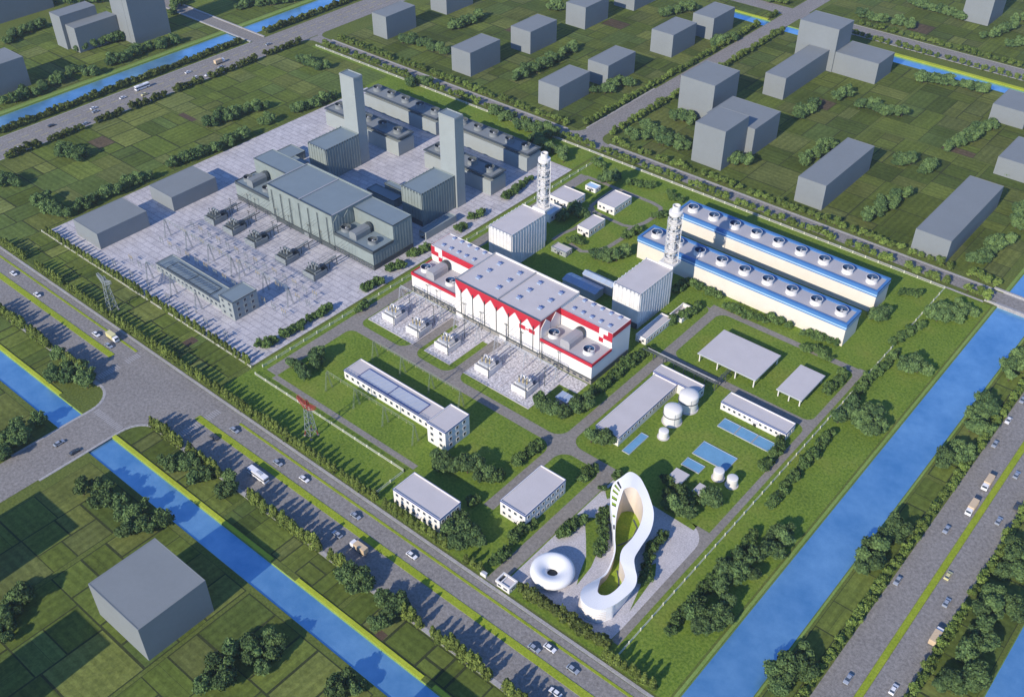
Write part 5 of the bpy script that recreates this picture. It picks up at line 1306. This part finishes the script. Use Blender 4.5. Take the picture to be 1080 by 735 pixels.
def bus():
    t = thing('bus', 0, 0, 'x', 'bus'); h = 5.2
    b = MB(); b.box(-h, -1.25, .4, h, 1.25, 1.5, 'car_w'); b.box(-h, -1.25, 2.4, h, 1.25, 3.1, 'car_w'); b.box(-h+.1, -1.15, 1.5, h-.1, 1.15, 2.4, 'car_w')
    b.build('body', t)
    b = MB(); b.box(-h+.02, -1.23, 1.51, h-.02, 1.23, 2.39, 'glass'); b.build('windows', t)
    b = MB(); b.box(-2.5, -.6, 3.1, .5, .6, 3.35, 'steel'); b.build('roof_unit', t)
    for x in (-h+2, h-2):
        for y in (-1.15, 1.15): b = MB(); b.bar((x, y-.15, .48), (x, y+.15, .48), .48, 'tyre', 10); b.build('wheel', t)
    return t
PROTO = {'w': car('car_w'), 's': car('car_s'), 'd': car('car_d'), 'y': car('car_y'), 'T': truck('tan', 'car_w'), 'Y': truck('car_y', 'car_w', 7.4), 'B': bus()}
used = set()
H_ = math.pi/2
VEH = [
 ('w', -473, 168.5, 0, 'white car at the left end of the main road, plant side carriageway', 'm'), ('w', -447, 166.5, 0, 'white car on the main road before the plain pylon', 'm'),
 ('w', -397, 167.5, 0, 'white car just ahead of the yellow truck near the junction', 'm'), ('Y', -388, 170.7, 0, 'pale yellow truck on the main road near the junction', 'm'), ('s', -385, 166.5, 0, 'silver car beside the pale yellow truck', 'm'),
 ('s', -295, 168.3, 0, 'silver car just past the junction beside the thin grass strip', 'm'), ('d', -298, 160.2, math.pi, 'dark car beside the median just past the junction', 'm'),
 ('s', -266, 167.5, 0, 'silver car below the red armed pylon, farther from the gate', 'm'), ('w', -251, 168.4, 0, 'white car on the main road just past the red armed pylon', 'm'), ('s', -221, 168.2, 0, 'silver car in front of the front office', 'm'),
 ('B', -266, 157.6, math.pi, 'white bus on the canal side carriageway among tree shadows', 'm'), ('s', -219.5, 157.4, math.pi, 'silver car following the tan truck in the tree shadows', 'm'), ('T', -208, 157.8, math.pi, 'tan truck on the canal side of the main road', 'm'),
 ('w', -191, 168.3, 0, 'white car between the front office and the gatehouse', 'm'), ('s', -131, 166.3, 0, 'silver car abreast of the white van past the gatehouse', 'm'), ('w', -127, 169.8, 0, 'white car next to the hedge past the gatehouse', 'm'), ('s', -116, 168.2, 0, 'silver car nearest the bottom edge on the plant side carriageway', 'm'), ('w', -115, 157.6, math.pi, 'white car nearest the bottom edge on the canal side carriageway', 'm'),
 ('s', -344, 116.5, H_, 'silver car crossing the canal bridge below the junction', 'c'), ('d', -334.6, 118, H_, 'dark car at the kerb of the canal bridge', 'c'),
 ('s', -45.5, 308, -H_, 'silver car in the river side carriageway below the two tan trucks', 'h'), ('y', -36.3, 287, H_, 'yellowish car hugging the highway median', 'h'), ('s', -32, 275, H_, 'silver car right of the median, below the yellowish car', 'h'), ('s', -49.3, 273, -H_, 'silver car against the river side row of trees', 'h'),
 ('s', -44.5, 224, -H_, 'silver car lowest on the river side carriageway', 'h'), ('w', -31.4, 230, H_, 'white car lowest on the far carriageway', 'h'), ('T', -29, 258, H_, 'tan truck half under the right hand trees', 'h'), ('s', -49.6, 401, -H_, 'silver car highest on the highway beside the trees', 'h'), ('w', -49.6, 384, -H_, 'white car highest but one beside the river side trees', 'h'),
 ('s', -48.6, 366, -H_, 'silver car above the two tan trucks on the river side carriageway', 'h'), ('T', -42.5, 341, -H_, 'tan truck at the median, upper of the two', 'h'), ('T', -42.3, 324, -H_, 'tan truck at the median, lower of the two', 'h'), ('s', -35.5, 354, H_, 'silver car across the median from the upper tan truck', 'h'), ('s', -32, 325, H_, 'silver car at the right kerb side of the far carriageway', 'h'), ('d', -29.4, 337, H_, 'dark car in the shade of the right hand trees', 'h'),
 ('w', -608.5, 300, H_, 'white car in the left road cluster, canal side lane', 'l'), ('s', -603.4, 298, H_, 'silver car in the left road cluster, middle lane', 'l'), ('w', -607.5, 321, H_, 'white car following the white bus on the left road', 'l'), ('B', -610.5, 338, H_, 'white bus on the left road', 'l'), ('y', -601, 333, -H_, 'yellow car abreast of the white bus', 'l'),
 ('d', -607, 269, H_, 'dark car low on the left road', 'l'), ('s', -593, 284, -H_, 'silver car beside the hedge gap on the left road', 'l'), ('w', -595, 240, -H_, 'white car lowest on the left road', 'l'), ('w', -608, 373, H_, 'white car on the left road, canal side, above the bus', 'l'), ('w', -597, 371, -H_, 'white car of a close pair near the hedge, lower one', 'l'), ('w', -594, 379, -H_, 'white car of a close pair near the hedge, upper one', 'l'), ('T', -604.5, 397, H_, 'tan truck high on the left road', 'l'), ('s', -598, 393, -H_, 'silver car beside the tan truck high on the left road', 'l'),
 ('s', -604, 440, H_, 'silver car at the canal bridge turning of the left road', 'l')]
VG = {'m': 'vehicles on the main road', 'c': 'vehicles on the canal bridge', 'h': 'vehicles on the highway', 'l': 'vehicles on the left road'}
for kd, x, y, rz, lab, g in VEH:
    o = PROTO[kd] if kd not in used else copy_tree(PROTO[kd]); used.add(kd)
    place(o, x, y, rz, lab, VG[g], z=.09)

# ------------------------------------------------------------------ light, sky, camera
AZ, EL = R(93.0), R(28)
d = Vector((math.cos(AZ)*math.cos(EL), math.sin(AZ)*math.cos(EL), -math.sin(EL)))
L = bpy.data.lights.new('sun', 'SUN'); L.energy = SUN_E; L.angle = R(.5); L.color = (1.0, .90, .76)
so = bpy.data.objects.new('sun', L); C.objects.link(so); so.rotation_euler = d.to_track_quat('-Z', 'Y').to_euler(); so.location = (-200, 0, 400)
wd = bpy.data.worlds.new('World'); bpy.context.scene.world = wd; wd.use_nodes = True
nt = wd.node_tree; bg = nt.nodes['Background']; sk = nt.nodes.new('ShaderNodeTexSky'); sk.sky_type = 'NISHITA'; sk.sun_disc = False
sk.sun_elevation = EL; sk.sun_rotation = math.atan2(-d.x, -d.y); sk.air_density = 1.0; sk.dust_density = .1; sk.ozone_density = 6.0
tn = nt.nodes.new('ShaderNodeMix'); tn.data_type = 'RGBA'; tn.blend_type = 'MULTIPLY'; tn.inputs[0].default_value = 1; tn.inputs[7].default_value = (.86, .97, 1.16, 1)   # a deeper clear blue
nt.links.new(sk.outputs[0], tn.inputs[6]); nt.links.new(tn.outputs[2], bg.inputs[0]); bg.inputs[1].default_value = SKY_E
cd = bpy.data.cameras.new('camera'); co = bpy.data.objects.new('camera', cd); C.objects.link(co)
cd.sensor_width = 36; cd.lens = 36*1097.4/1080; cd.clip_end = 6000; cd.clip_start = 1
co.location = (0, 0, 300); co.rotation_euler = (R(90-38.691), 0, R(40.264))
sc = bpy.context.scene; sc.camera = co
sc.view_settings.view_transform = 'Standard'; sc.view_settings.look = 'None'; sc.view_settings.exposure = EXPO; sc.view_settings.gamma = 1
sc.cycles.max_bounces = 5; sc.cycles.diffuse_bounces = 3; sc.cycles.glossy_bounces = 2; sc.cycles.transmission_bounces = 2; sc.cycles.caustics_reflective = False
sc.cycles.use_denoising = True
HZ = 0.00005
if HZ:
    hz = MB(); hz.box(-2500, -1300, -2, 600, 3000, 420, 'white'); ho = hz.build('haze'); ho['kind'] = 'stuff'
    hm = bpy.data.materials.new('haze_air'); hm.use_nodes = True; hn = hm.node_tree; hn.nodes.remove(hn.nodes['Principled BSDF'])
    pv = hn.nodes.new('ShaderNodeVolumePrincipled'); pv.inputs['Color'].default_value = (.80, .87, 1.0, 1); pv.inputs['Density'].default_value = HZ
    hn.links.new(pv.outputs[0], hn.nodes['Material Output'].inputs['Volume']); ho.data.materials.clear(); ho.data.materials.append(hm)
